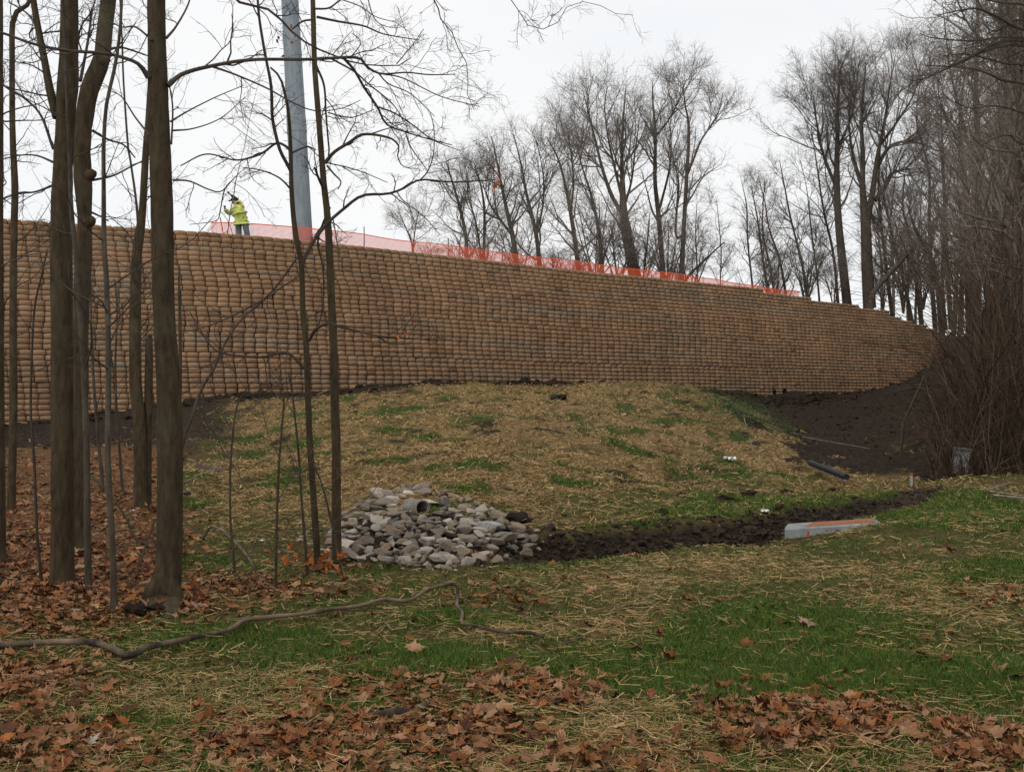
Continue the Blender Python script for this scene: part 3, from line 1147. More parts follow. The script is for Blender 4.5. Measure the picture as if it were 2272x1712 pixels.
def build_worker():
    c = at(537, 520, 47.6)
    base = np.array([c[0], c[1], PLAT + .0])
    root = empty('person', base, 'worker in a lime yellow jacket and grey trousers gripping a long rod', 'person')
    # joints: x right in the picture, y away, z up
    J = dict(pel=(0.05, 0, .95), spine=(0.02, -.02, 1.15), chest=(-.02, 0, 1.36), neck=(-.11, .05, 1.53), headb=(-.15, .07, 1.60), headm=(-.18, .08, 1.69), headt=(-.17, .07, 1.78),
             shl=(-.16, .17, 1.42), ell=(-.40, .22, 1.22), wrl=(-.50, .02, 1.42), hal=(-.475, -.02, 1.47),
             shr=(.12, -.12, 1.42), elr=(-.02, .12, 1.70), wrr=(-.25, .02, 1.93), har=(-.315, -.02, 2.01),
             hil=(-.07, .07, .92), knl=(-.10, .05, .50), anl=(-.08, .10, .09), tol=(-.20, .16, .04),
             hir=(.15, -.06, .92), knr=(.20, -.04, .50), anr=(.22, .04, .09), tor=(.12, .12, .04))
    names = list(J)
    ix = {n: i for i, n in enumerate(names)}
    ed = [('pel', 'spine'), ('spine', 'chest'), ('chest', 'neck'), ('neck', 'headb'), ('headb', 'headm'), ('headm', 'headt'), ('chest', 'shl'), ('shl', 'ell'), ('ell', 'wrl'), ('wrl', 'hal'),
          ('chest', 'shr'), ('shr', 'elr'), ('elr', 'wrr'), ('wrr', 'har'), ('pel', 'hil'), ('hil', 'knl'), ('knl', 'anl'), ('anl', 'tol'), ('pel', 'hir'), ('hir', 'knr'), ('knr', 'anr'), ('anr', 'tor')]
    R = dict(pel=(.12, .09), spine=(.11, .09), chest=(.12, .09), neck=.055, headb=(.07, .08), headm=(.085, .10), headt=(.055, .06), shl=.07, ell=.045, wrl=.03, hal=.04, shr=.07, elr=.045, wrr=.03, har=.04,
             hil=.09, knl=.06, anl=.045, tol=.035, hir=.09, knr=.06, anr=.045, tor=.035)
    skin_obj('body', [J[n] for n in names], [(ix[a], ix[b]) for a, b in ed], [R[n] for n in names], M_skin, root)
    # jacket
    jn = ['pel0', 'pel', 'spine', 'chest', 'collar', 'shl', 'ell', 'wrl', 'shr', 'elr']
    JJ = dict(J, pel0=(0.05, 0, .86), collar=(-.09, .04, 1.50))
    jed = [('pel0', 'pel'), ('pel', 'spine'), ('spine', 'chest'), ('chest', 'collar'), ('chest', 'shl'), ('shl', 'ell'), ('ell', 'wrl'), ('chest', 'shr'), ('shr', 'elr')]
    jr = dict(pel0=(.235, .19), pel=(.25, .20), spine=(.245, .195), chest=(.225, .185), collar=.095, shl=.125, ell=.098, wrl=.068, shr=.125, elr=.092)
    jx = {n: i for i, n in enumerate(jn)}
    skin_obj('jacket', [JJ[n] for n in jn], [(jx[a], jx[b]) for a, b in jed], [jr[n] for n in jn], M_hivis, root, root_i=1)
    # dark sleeve / glove of the raised arm
    skin_obj('dark_sleeve', [J['elr'], (-.14, .07, 1.82), J['wrr']], [(0, 1), (1, 2)], [.075, .062, .05], M_dark, root)
    # trousers
    tn = ['pel', 'hil', 'knl', 'anl', 'hir', 'knr', 'anr']
    tj = dict(J, pel=(.05, 0, .90), anl=(-.08, .10, .07), anr=(.22, .04, .07))
    ted = [(0, 1), (1, 2), (2, 3), (0, 4), (4, 5), (5, 6)]
    skin_obj('trousers', [tj[n] for n in tn], ted, [(.15, .12), .125, .105, .085, .125, .105, .085], M_jeans, root)
    for t in ('l', 'r'):
        a, b = np.array(J['an' + t]), np.array(J['to' + t])
        skin_obj('boot', [a + (0, 0, .05), a - (0, 0, .03), b], [(0, 1), (1, 2)], [.062, .065, .05], M_dark, root)
    # cap with peak, hair
    mb = MB()
    hm = np.array(J['headm']) + (.005, 0, .03)
    prof = [(-.01, .112), (.03, .115), (.07, .098), (.105, .06), (.12, .01)]
    mb.tube([hm + (0, 0, z) for z, r in prof], [r for z, r in prof], 14)
    mb.box(hm + np.array([-.14, .03, .005]), (.11, .15, .018))
    mb.build('cap', M_dark, root, smooth=True)
    # hands: palm with five curled fingers round the rod
    for h, wv in (('hal', 'wrl'), ('har', 'wrr')):
        c0 = np.array(J[h])
        ax = norm(np.array([.09, .0, 1.0]))
        out = norm(c0 - np.array(J[wv]))
        out = norm(out - ax * (out @ ax))
        side = np.cross(ax, out)
        vs, es, rs = [tuple(c0 - out * .04)], [], [.034]
        for q in range(5):
            o_ = ax * (.036 - .022 * q) if q < 4 else ax * .045 - side * .02
            ln = [.9, 1.0, .95, .8, .75][q]
            sgn = 1 if q < 4 else -1
            k = len(vs)
            vs += [tuple(c0 + o_ - out * .005 + side * sgn * .025), tuple(c0 + o_ + out * .03 * ln + side * sgn * .022), tuple(c0 + o_ + out * .034 * ln - side * sgn * .012 * ln), tuple(c0 + o_ + out * .012 - side * sgn * .026 * ln)]
            rs += [.0105, .0095, .009, .008]
            es += [(0, k), (k, k + 1), (k + 1, k + 2), (k + 2, k + 3)]
        skin_obj('glove', vs, es, rs, M_dark, root, sub=1)
    root.scale = (1.24, 1.2, 1.10)
    root.rotation_euler = (0, math.radians(-5), 0)
    # the rod he holds: a thing of its own
    rp = np.array([(502, 521), (511, 470), (518.5, 434), (523.5, 400), (541, 330), (557, 250), (574, 185), (592, 140), (606, 110)])
    P3 = np.array([at(a_, b_, 47.58) for a_, b_ in rp])
    P3[0, 2] = PLAT + .02
    P = resample(P3, 40)
    rr = np.interp(np.linspace(0, 1, 40), [0, .3, .45, 1], [.024, .022, .013, .006])
    mb = MB()
    mb.tube(P, rr, 6)
    tag(mb.build('measuring_rod', M_steeld), 'long thin flexible rod held upright by the worker', 'rod')
    return root


build_worker()

# ------------------------------------------------------------------ rocks and the pipe they surround
def rock_mesh(seed, flat=.8):
    r = np.random.default_rng(seed)
    pts = r.standard_normal((15, 3))
    pts = norm(pts) * r.uniform(.78, 1.1, (15, 1))
    pts *= np.array([1.0, r.uniform(.65, .95), flat * r.uniform(.65, 1)])
    bm = bmesh.new()
    for p in pts:
        bm.verts.new(p)
    bmesh.ops.convex_hull(bm, input=bm.verts[:], use_existing_faces=False)
    bmesh.ops.delete(bm, geom=[v for v in bm.verts if not v.link_faces], context='VERTS')
    bmesh.ops.dissolve_limit(bm, angle_limit=math.radians(14), verts=bm.verts[:], edges=bm.edges[:])
    bmesh.ops.bevel(bm, geom=bm.edges[:], offset=.07, segments=1, affect='EDGES', clamp_overlap=True)
    bmesh.ops.recalc_face_normals(bm, faces=bm.faces[:])
    me = bpy.data.meshes.new('rock')
    bm.to_mesh(me)
    bm.free()
    me.materials.append(M_rock)
    return me


ROCKS = [rock_mesh(100 + i, flat=.8) for i in range(22)]


def rock_colour(r, k=None):
    base = [np.array([.37, .345, .32]), np.array([.31, .285, .26]), np.array([.43, .41, .385]), np.array([.26, .25, .245]), np.array([.35, .30, .25])]
    c = base[int(r.integers(0, 5))] if k is None else np.array(k)
    return (*(c * r.uniform(.85, 1.12)), 1)


def put_rock(p, size, seed, label, group=None, col=None, squash=(1, 1, 1), sink=.35, rz=None, tilt=.35, name='rock', cat='rock'):
    r = np.random.default_rng(seed)
    o = obj(name, ROCKS[seed % len(ROCKS)])
    o.scale = (size * squash[0], size * squash[1], size * squash[2])
    o.rotation_euler = (r.uniform(-tilt, tilt), r.uniform(-tilt, tilt), r.uniform(0, 6.28) if rz is None else rz)
    o.location = (p[0], p[1], p[2] + size * squash[2] * .62 * (1 - 1.6 * sink))
    c4 = rock_colour(r, col)
    o.color = (c4[0] * 1.06, c4[1] * .98, c4[2] * .89, 1)
    return tag(o, label, cat, group)


def build_rocks():
    r = np.random.default_rng(12)
    # named large stones first: (px, py, size px, label, colour, squash)
    big = [(772, 1206, 44, 'large pale flat-topped boulder at the left end of the rock heap beside the slim trunk', (.45, .40, .36), (1.15, .9, .75)),
           (822, 1224, 34, 'blocky light grey rock in front, right of the flat-topped boulder', (.42, .41, .39), (.9, .9, 1.0)),
           (937, 1222, 38, 'broad rounded grey rock in the front row of the heap', (.38, .37, .35), (1.1, .9, .8)),
           (1002, 1236, 40, 'wide angular pale rock at the front centre foot of the heap', (.44, .42, .39), (1.2, .8, .7)),
           (870, 1110, 34, 'upright pale pointed rock just left of the drain pipe', (.42, .40, .37), (1.1, .8, .85)),
           (958, 1112, 36, 'long whitish slab leaning over the right of the drain pipe', (.50, .49, .47), (1.35, .7, .6)),
           (953, 1198, 34, 'rough white-mottled rock in the middle of the heap', (.50, .48, .46), (1.15, .9, .8)),
           (992, 1160, 30, 'round light grey rock standing proud at mid heap', (.46, .45, .43), (1, 1, 1)),
           (1082, 1160, 46, 'long bluish grey slab lying on the right side of the heap', (.40, .42, .44), (1.35, .8, .55)),
           (1108, 1186, 38, 'dark wedge-shaped rock below the bluish slab at right', (.26, .255, .25), (1.15, .8, .8)),
           (1056, 1174, 36, 'pale sloping rock left of the dark wedge-shaped rock', (.42, .40, .37), (1.2, .8, .7)),
           (1000, 1130, 40, 'brownish flat rock high on the right shoulder of the heap', (.34, .30, .26), (1.2, .8, .6)),
           (910, 1093, 26, 'whitish capstone on the very top of the heap', (.50, .48, .45), (1.25, .8, .6)),
           (1066, 1226, 34, 'flat brown-grey slab low on the right front of the heap', (.34, .31, .28), (1.3, .8, .5)),
           (1132, 1243, 22, 'small pale rock lying alone right of the heap foot', (.50, .49, .47), (1.3, .9, .7)),
           (1150, 1200, 24, 'grey rock at the right tip of the heap by the dug soil', (.36, .35, .34), (1.2, .9, .8))]
    placed = []
    for i, (x, y, sp, lab, c, sq) in enumerate(big):
        p = ground_pt(x, y + sp * .25)
        size = sp / 2 * 1.22 * p[1] / F_PX
        put_rock(p, size, 40 + i * 3, lab, None, c, sq, sink=.22, rz=.2 * math.sin(i * 2.1), tilt=.25)
        placed.append((x, y, sp * .5))
    # the rest: fill the heap outline
    poly = np.array([(725, 1235), (735, 1180), (770, 1140), (805, 1112), (860, 1088), (905, 1080), (960, 1082), (1040, 1112), (1090, 1130), (1150, 1170), (1180, 1205), (1170, 1240), (1080, 1250), (1010, 1262), (930, 1262), (830, 1245)])
    cen = poly.mean(0)

    def inside(x, y):
        a, b = poly, np.roll(poly, -1, 0)
        c = ((a[:, 1] > y) != (b[:, 1] > y)) & (x < (b[:, 0] - a[:, 0]) * (y - a[:, 1]) / (b[:, 1] - a[:, 1] + 1e-9) + a[:, 0])
        return c.sum() % 2 == 1
    pts = []
    tries = 0
    while len(pts) < 275 and tries < 30000:
        tries += 1
        x, y = r.uniform(715, 1190), r.uniform(1078, 1268)
        if not inside(x, y) or (abs(x - 935) < 36 and 1098 < y < 1150):
            continue
        sp = r.choice([15, 19, 24, 29, 35, 41], p=[.18, .22, .22, .2, .12, .06])
        if any((x - a) ** 2 + ((y - b) * 1.35) ** 2 < ((c + sp * .5) * .50) ** 2 for a, b, c in placed):
            continue
        placed.append((x, y, sp * .5))
        pts.append((x, y, sp))
    for i, (x, y, sp) in enumerate(pts):
        p = ground_pt(x, y + sp * .2)
        size = sp / 2 * 1.45 * p[1] / F_PX
        tones = [('warm grey', (.255, .23, .205)), ('brownish grey', (.20, .17, .145)), ('pale', (.35, .33, .305)), ('dark grey', (.155, .147, .143)), ('tan', (.25, .205, .16))]
        tn, tc_ = tones[int(r.integers(0, 5))]
        row = 'top' if y < 1125 else ('upper' if y < 1160 else ('middle' if y < 1195 else ('lower' if y < 1230 else 'front')))
        sd = 'far left' if x < 800 else ('left' if x < 890 else ('centre' if x < 990 else ('right' if x < 1080 else 'far right')))
        szw = 'tiny' if sp <= 16 else ('small' if sp <= 24 else 'medium')
        put_rock(p, size, 200 + i, f'{szw} {tn} rock in the {row} rows at the {sd} of the rock heap', 'small rocks filling the heap', tc_,
                 (r.uniform(.95, 1.3), r.uniform(.8, 1), r.uniform(.7, 1)), sink=.2)
    for i in range(26):
        ang = r.uniform(-.4, 3.6)
        x, y = 950 + math.cos(ang) * r.uniform(235, 285), 1195 + math.sin(ang) * r.uniform(66, 84)
        sp = r.uniform(9, 20)
        p = ground_pt(x, y)
        sd = 'left' if x < 830 else ('front' if x < 1070 else 'right')
        put_rock(p, sp / 2 * p[1] / F_PX, 700 + i, f'stray small rock lying loose off the {sd} edge of the rock heap', 'stray rocks around the heap', None, (1.15, .9, .8), sink=.4)
    # corrugated drain pipe poking out of the heap towards the camera
    p = ground_pt(936, 1140)
    D = p[1]
    c = at(936, 1127, D - .10)
    rad = 18 * D / F_PX
    root = empty('drain_pipe', c, 'grey corrugated drain pipe mouth opening in the top of the rock heap', 'pipe')
    d = norm(np.array([-.60, .80, -.02]))
    n = 26
    tt = np.linspace(-.02, .30, n)
    P = np.array([d * t for t in tt])
    R1 = rad * (1 + .06 * np.sign(np.sin(np.arange(n) * math.pi / 2 + .1)))
    V1, Q1 = tubes(P[None], R1[None], 20)
    V2, Q2 = tubes(P[None], (R1 * .84)[None], 20)
    mb = MB()
    mb.addq(V1, Q1)
    mb.addq(V2, Q2[:, ::-1])
    k = 20
    base2 = len(V1)
    mb.L.extend(np.array([[i, (i + 1) % k, base2 + (i + 1) % k, base2 + i] for i in range(k)]).ravel().tolist())
    mb.T.extend([4] * k)
    mb.build('pipe_wall', M_pipew, root, smooth=False)
    mb = MB()
    mb.tube([d * .27, d * .285], [rad * .82, rad * .82], 16)
    mb.build('end_plug', M_black, root)
    # scattered stones elsewhere
    for i, (x, y, sp, lab, c, sq) in enumerate([
            (450, 1343, 50, 'smooth pinkish boulder at the foot of the big front trunk', (.27, .17, .125), (1.25, .9, .75)),
            (461, 1034, 54, 'long dark flat boulder lying high on the left of the slope', (.085, .075, .07), (1.5, .8, .5)),
            (404, 1018, 30, 'dark round stone half hidden behind the big front trunk on the slope', (.07, .06, .055), (1.1, .9, .8)),
            (412, 1098, 24, 'small dark stone low on the slope right of the big front trunk', (.06, .05, .045), (1.1, .9, .8)),
            (14, 1290, 56, 'dark stone among leaves at the left edge of the picture', (.05, .042, .035), (1.3, .9, .8)),
            (664, 1199, 20, 'pale round stone between the two slim trunks and the thin stem', (.38, .36, .34), (1, 1, .9)),
            (690, 1205, 20, 'pinkish grey flat stone just left of the slimmer trunk', (.36, .31, .29), (1.3, .8, .7)),
            (718, 1218, 20, 'grey stone wedged between the two slim trunks', (.33, .33, .34), (1.2, .9, .7)),
            (738, 1290, 46, 'flat brown slab in the leaves beside the slim trunks', (.20, .155, .125), (1.5, .9, .35))]):
        p = ground_pt(x, y + sp * .2)
        put_rock(p, sp / 2 * p[1] / F_PX, 77 + i * 5, lab, None, c, sq, sink=.28, rz=.3 * math.sin(i), tilt=.15)


build_rocks()

# ------------------------------------------------------------------ clods of dug soil
def clod_mesh(seed):
    r = np.random.default_rng(seed)
    bm = bmesh.new()
    bmesh.ops.create_icosphere(bm, subdivisions=2, radius=1)
    for v in bm.verts:
        v.co *= 1 + .28 * r.standard_normal()
        v.co.z *= .62
    me = bpy.data.meshes.new('soil_clod')
    bm.to_mesh(me)
    bm.free()
    me.materials.append(M_soil)
    return me


CLODS = [clod_mesh(i) for i in range(5)]
for i, (x, y, sp, lab) in enumerate([
        (1150, 1148, 52, 'crumbly brown soil heap at the upper right of the rock heap'),
        (1662, 1094, 34, 'dark soil clod on the grass below the white paper scrap'),
        (1746, 1089, 20, 'round dark soil clod left of the black pipe end'),
        (1850, 1086, 24, 'round dark soil clod alone on grass right of the others'),
        (1468, 1135, 28, 'dark soil clod at the left of the grass strip behind the trench'),
        (1668, 1128, 18, 'flat soil clod left of the white plastic scrap'),
        (1722, 1130, 18, 'flat soil clod right of the white plastic scrap'),
        (1608, 1106, 30, 'low spread soil clod on the straw edge'),
        (1240, 880, 34, 'broken dark earth lump near the top of the straw slope'),
        (1510, 1096, 20, 'small soil clod at the foot of the straw slope')]):
    p = ground_pt(x, y + sp * .2)
    o = obj('soil_clod', CLODS[i % 5])
    s_ = sp / 2 * p[1] / F_PX
    o.location = p + np.array([0, 0, s_ * .1])
    o.scale = (s_ * 1.2, s_, s_)
    o.rotation_euler = (0, 0, i * 1.3)
    tag(o, lab, 'soil clod')

# crumbled soil in the trench: uncountable
def build_crumbs():
    r = np.random.default_rng(5)
    V, Q = [], []
    ico = bmesh.new()
    bmesh.ops.create_icosphere(ico, subdivisions=1, radius=1)
    iv = np.array([v.co[:] for v in ico.verts])
    iff = np.array([[v.index for v in f.verts] for f in ico.faces])
    ico.free()
    n = 9000
    t = r.uniform(0, len(TRENCH) - 1.001, n)
    i = t.astype(int)
    f = (t - i)[:, None]
    c = TRENCH[i, :2] * (1 - f) + TRENCH[i + 1, :2] * f
    dep = TRENCH[i, 2] * (1 - f[:, 0]) + TRENCH[i + 1, 2] * f[:, 0]
    c = c + r.normal(0, 1, (n, 2)) * (.10 + dep * .42)[:, None] + np.c_[-dep * .3, dep * .65]
    s = r.gamma(1.6, .011, n).clip(.008, .075)
    z = ground_h(c[:, 0], c[:, 1]) + s * .2
    # extra crumbs along the wall foot and cut bank
    VV = iv[None] * (1 + .3 * r.standard_normal((n, len(iv), 1))) * s[:, None, None] * np.array([1.1, 1, .7]) + np.c_[c, z][:, None]
    QQ = iff[None] + (np.arange(n) * len(iv))[:, None, None]
    me = make_mesh('soil_crumbs', VV.reshape(-1, 3), QQ.reshape(-1, 3), mat=M_soil)
    tag(obj('soil_crumbs', me), 'crumbled dark brown earth dug from the long trench', 'soil', None, 'stuff')
    n = 1500
    pq, dq = r.uniform(1690, 2060, n), r.uniform(40, 75, n)
    x, y = (pq - 1136) / F_PX * dq, dq
    s = r.gamma(1.5, .022, n).clip(.02, .2)
    z = ground_h(x, y) + s * .1
    VV = iv[None] * (1 + .3 * r.standard_normal((n, len(iv), 1))) * s[:, None, None] * np.array([1.1, 1, .8]) + np.c_[x, y, z][:, None]
    QQ = iff[None] + (np.arange(n) * len(iv))[:, None, None]
    me = make_mesh('soil_crumbs', VV.reshape(-1, 3), QQ.reshape(-1, 3), mat=M_soil)
    tag(obj('soil_crumbs', me), 'rough dark earth lumps on the cut bank below the wall at right', 'soil', None, 'stuff')
    n = 2600
    s_ = r.uniform(wall_s_at_px(-300), wall_s_at_px(2040), n)
    zb = np.zeros(n)
    off = 2.0 + r.gamma(1.6, .7, n)
    x, y = wall_xy(s_, off)
    s = r.gamma(2.0, .035, n).clip(.03, .25)
    z = ground_h(x, y) + s * .1
    VV = iv[None] * (1 + .3 * r.standard_normal((n, len(iv), 1))) * s[:, None, None] * np.array([1.1, 1, .7]) + np.c_[x, y, z][:, None]
    QQ = iff[None] + (np.arange(n) * len(iv))[:, None, None]
    me = make_mesh('soil_crumbs', VV.reshape(-1, 3), QQ.reshape(-1, 3), mat=M_soil)
    tag(obj('soil_crumbs', me), 'dark loose earth strewn along the foot of the block wall', 'soil', None, 'stuff')


build_crumbs()

# ------------------------------------------------------------------ small things
def build_slab():
    D0 = 13.2
    DD = -.33
    L0 = at(1741, 1210, D0)
    R0 = at(1952, 1176, D0 + DD)
    u = R0 - L0
    u[2] = 0
    ln = np.linalg.norm(u)
    u = u / ln
    v = np.array([-u[1], u[0], 0])
    h = 38 * D0 / F_PX
    wd = .55
    ztop0 = L0[2] + h
    ztop1 = at(1948, 1161, D0 + DD)[2]
    root = empty('concrete_slab', (L0[0], L0[1], L0[2]), 'half sunken concrete kerb slab with orange painted top beside the trench', 'concrete slab')
    org = np.array(root.location)

    def pt(s, t, z):
        return L0 + u * s + v * t + np.array([0, 0, z - L0[2]])
    zb = -0.45
    mb = MB()
    r_ = .018
    # bevelled beam along u; the right end is chipped to a lower wedge
    sec = []
    for s, zt, wf in ((0, ztop0, 1), (.02, ztop0 + .002, 1), (ln * .5, (ztop0 + ztop1) / 2 + .005, 1), (ln * .93, ztop1 + .005, 1), (ln, ztop1 - .03, .9)):
        i_ = .012 if s == 0 else 0
        sec.append([pt(s, i_, zb), pt(s, i_, zt - r_), pt(s, i_ + r_, zt), pt(s, wd * wf - r_, zt), pt(s, wd * wf, zt - r_), pt(s, wd * wf, zb)])
    V = np.array(sec).reshape(-1, 3) - org
    F = []
    for k in range(4):
        for j in range(5):
            F.append((k * 6 + j, (k + 1) * 6 + j, (k + 1) * 6 + j + 1, k * 6 + j + 1))
    F += [tuple(range(5, -1, -1)), tuple(range(24, 30))]
    mb.add(V, F)
    beam = mb.build('beam', M_conc, root)
    mb = MB()
    q = [(.22, .05), (ln * .35, .035), (ln * .6, .04), (ln * .94, .05), (ln * .95, wd - .06), (ln * .5, wd - .04), (.3, wd - .05)]
    zz = lambda s: np.interp(s, [0, ln * .5, ln * .93, ln], [ztop0, (ztop0 + ztop1) / 2 + .005, ztop1 + .005, ztop1])
    pv = np.array([pt(s, t, zz(s) + .004) for s, t in q]) - org
    mb.add(np.r_[pv, pv - (0, 0, .003)], [tuple(range(7)), tuple(range(13, 6, -1))] + [(i, i + 7, (i + 1) % 7 + 7, (i + 1) % 7) for i in range(7)])
    mb.build('painted_top', M_paint, beam)
    mb = MB()
    s0 = .26
    for (s, z0, z1, wv) in ((s0, zb + .3, ztop0 - r_, .022),):
        mb.add(np.array([pt(s, -.003, z0), pt(s + wv, -.003, z0), pt(s + wv * .9, -.003, z1), pt(s - .004, -.003, z1), pt(s, .004, z0), pt(s + wv, .004, z0), pt(s + wv * .9, .004, z1), pt(s - .004, .004, z1)]) - org,
               [(0, 1, 2, 3), (7, 6, 5, 4), (0, 4, 5, 1), (1, 5, 6, 2), (2, 6, 7, 3), (3, 7, 4, 0)])
    mb.build('red_stripe', M_red, beam)
    # faint stencil strokes
    mb = MB()
    for i, (s, hgt) in enumerate([(.46, .02), (.49, .028), (.53, .024), (.56, .03), (.585, .022)]):
        c = pt(s, -.002, zz(s) - .055)
        mb.box(c - org, (.012, .003, hgt), rot=np.stack([u, v, [0, 0, 1]], 1))
    mb.build('stencil_mark', M_steeld, beam)


build_slab()


def build_bits():
    # scraps of paper/plastic: crumpled sheets
    def scrap(x, y, wpx, lab, mat, seed):
        r = np.random.default_rng(seed)
        p = ground_pt(x, y + 4)
        s = wpx * p[1] / F_PX
        g = np.linspace(-.5, .5, 6)
        X, Y = np.meshgrid(g, g)
        Z = r.uniform(0, .38, X.shape)
        V = np.stack([X * s + r.normal(0, .04 * s, X.shape), Y * s * .8 + r.normal(0, .04 * s, X.shape), Z * s + .02], -1).reshape(-1, 3)
        idx = np.arange(36).reshape(6, 6)
        Q = np.stack([idx[:-1, :-1], idx[:-1, 1:], idx[1:, 1:], idx[1:, :-1]], -1).reshape(-1, 4)
        o = obj('paper_scrap', make_mesh('paper_scrap', V, Q, mat=mat), None, p)
        md = o.modifiers.new('Solid', 'SOLIDIFY')
        md.thickness = .004
        tag(o, lab, 'litter')
    scrap(1620, 1021, 26, 'crumpled white paper scrap at the foot of the weedy ridge', M_white, 1)
    scrap(1697, 1138, 16, 'small white plastic scrap on the grass behind the trench', M_white, 2)
    scrap(295, 1134, 12, 'small pale litter in the leaves between the left trunks', M_white, 3)
    scrap(581, 1200, 10, 'tiny white scrap on the leaves left of the slim trunks', M_white, 4)
    # black corrugated pipe end lying on the bank
    a, b = ground_pt(1798, 1030), ground_pt(1878, 1064)
    a, b = at(1798, 1026, 25.0), at(1878, 1058, 22.5)
    a[2] = max(a[2], ground_h(a[0], a[1]) + .05)
    b[2] = max(b[2], ground_h(b[0], b[1]) + .05)
    root = empty('plastic_pipe', b, 'black corrugated plastic pipe lying on the bank at the right', 'pipe')
    n = 40
    P = a + (b - a) * np.linspace(0, 1, n)[:, None]
    R = .062 * (1 + .08 * np.sign(np.sin(np.arange(n) * math.pi / 1.5 + .2)))
    mb = MB()
    mb.tube(P - b, R, 12)
    mb.build('pipe_wall', M_black, root)
    mb = MB()
    mb.tube(P[::3] - b + np.array([-.02, -.07, -.075]), np.full(len(P[::3]), .022), 6)
    mb.build('pale_strip', M_wood2, root)
    # grey upright box in the brush
    p = ground_pt(2130, 1052, 40)
    D = p[1]
    hh = 54 * D / F_PX
    ww = 30 * D / F_PX
    root = empty('utility_box', p, 'small leaning grey box half hidden in the brush at right', 'box')
    rot = Matrix.Rotation(math.radians(6), 3, 'Y') @ Matrix.Rotation(math.radians(-12), 3, 'Z')
    rot = np.array(rot)
    mb = MB()
    mb.box(rot @ np.array([0, 0, hh / 2]), (ww, ww * .5, hh), rot)
    mb.build('cabinet', M_box, root)
    mb = MB()
    mb.box(rot @ np.array([0, -.02, hh + .02]), (ww * 1.08, ww * .62, .045), rot)
    mb.build('lid', M_conc, root)
    # survey stake
    p = ground_pt(2022, 1078, 40)
    root = empty('survey_stake', p, 'short blue-grey survey stake with orange tip at the lawn edge', 'stake')
    D = p[1]
    mb = MB()
    mb.box((0, 0, .06), (.04, .03, .24))
    mb.build('shaft', M_box, root)
    mb = MB()
    mb.box((0, 0, .205), (.044, .034, .05))
    mb.build('tip', M_paint, root)
    # drain outlets at the wall foot
    for i, (x, lab) in enumerate([(1692, 'left black drain outlet low in the wall above the cut bank'), (1714, 'middle black drain outlet low in the wall above the cut bank'), (1862, 'right black drain outlet low in the wall above the cut bank')]):
        s = wall_s_at_px(x - 6)
        xx, yy = wall_xy(s, 1.45)
        z = base_h(xx, yy) + .12
        off = wall_off(z) + .10
        xx, yy = wall_xy(s, off)
        nrm = np.array([np.interp(s, WS, WN[:, 0]), np.interp(s, WS, WN[:, 1]), 0])
        z = ground_h(xx, yy) + .14
        c = np.array([xx, yy, z])
        rad = .13
        V1, Q1 = tubes(np.array([c - nrm * .3, c + nrm * .12])[None], np.full((1, 2), rad), 12)
        V2, Q2 = tubes(np.array([c - nrm * .3, c + nrm * .12])[None], np.full((1, 2), rad * .82), 12)
        mb = MB()
        mb.addq(V1 - c, Q1)
        mb.addq(V2 - c, Q2[:, ::-1])
        k = 12
        mb.L.extend(np.array([[12 + i_, 12 + (i_ + 1) % k, 36 + (i_ + 1) % k, 36 + i_] for i_ in range(k)]).ravel().tolist())
        mb.T.extend([4] * k)
        tag(mb.build('drain_outlet', M_black, None, c), lab, 'pipe')


build_bits()

# ------------------------------------------------------------------ ground cover: grass, straw, leaves
def scatter(n, d0, d1, seed, umax=.62, bias=1.0):
    """ground points, thinning with distance (bias 1: even in 1/D; 0: even over area)"""
    r = np.random.default_rng(seed)
    u = r.uniform(-umax, umax, n)
    q = r.uniform(0, 1, n)
    if bias == 1.0:
        D = 1 / (1 / d0 + (1 / d1 - 1 / d0) * q)
    else:
        D = np.exp(math.log(d0) + (math.log(d1) - math.log(d0)) * q)
    X, Y = u * D, D
    Z = ground_h(X, Y)
    return X, Y, Z, r


def build_grass():
    V, C = [], []
    for (n, d0, d1, seed, bias) in ((900000, 4.2, 26, 1, 1.0), (190000, 12, 56, 2, 0.0)):
        X, Y, Z, r = scatter(n, d0, d1, seed, .56, bias)
        leaf, straw, green, soil, mound, woods, px, py = fields(X, Y, Z)
        prob = np.clip(green * 1.7 - .20, 0.0, 1) * (1 - .45 * leaf) + .04 * (1 - soil)
        k = r.random(n) < prob
        X, Y, Z, green = X[k], Y[k], Z[k], green[k]
        m = len(X)
        h = (.022 + .036 * r.random(m)) * (.6 + .6 * green) * (1 + .014 * Y)
        wd = (.0010 + .00030 * Y) * r.uniform(.7, 1.3, m)
        a = r.uniform(0, 2 * math.pi, m)
        lean = r.normal(0, .55, (m, 2)) * h[:, None]
        b = np.stack([X, Y, Z - .004], -1)
        w_ = np.stack([np.cos(a), np.sin(a), 0 * a], -1) * wd[:, None]
        tip = b + np.stack([lean[:, 0], lean[:, 1], h], -1)
        V.append(np.stack([b - w_, b + w_, tip], 1).reshape(-1, 3))
        g = np.array([.046, .104, .011]) * (1 - .5 * r.random((m, 1))) + np.array([.082, .104, .017]) * r.random((m, 1)) * .7
        yel = r.random((m, 1)) < .10
        g = np.where(yel, np.array([.16, .13, .055]), g)
        C.append(np.repeat(g, 3, 0))
    V, C = np.concatenate(V), np.concatenate(C)
    me = make_mesh('grass', V, np.arange(len(V)).reshape(-1, 3), mat=M_grass, col=C)
    tag(obj('grass', me), 'short new green grass sprouting through straw on the lawn', 'grass', None, 'stuff')


build_grass()


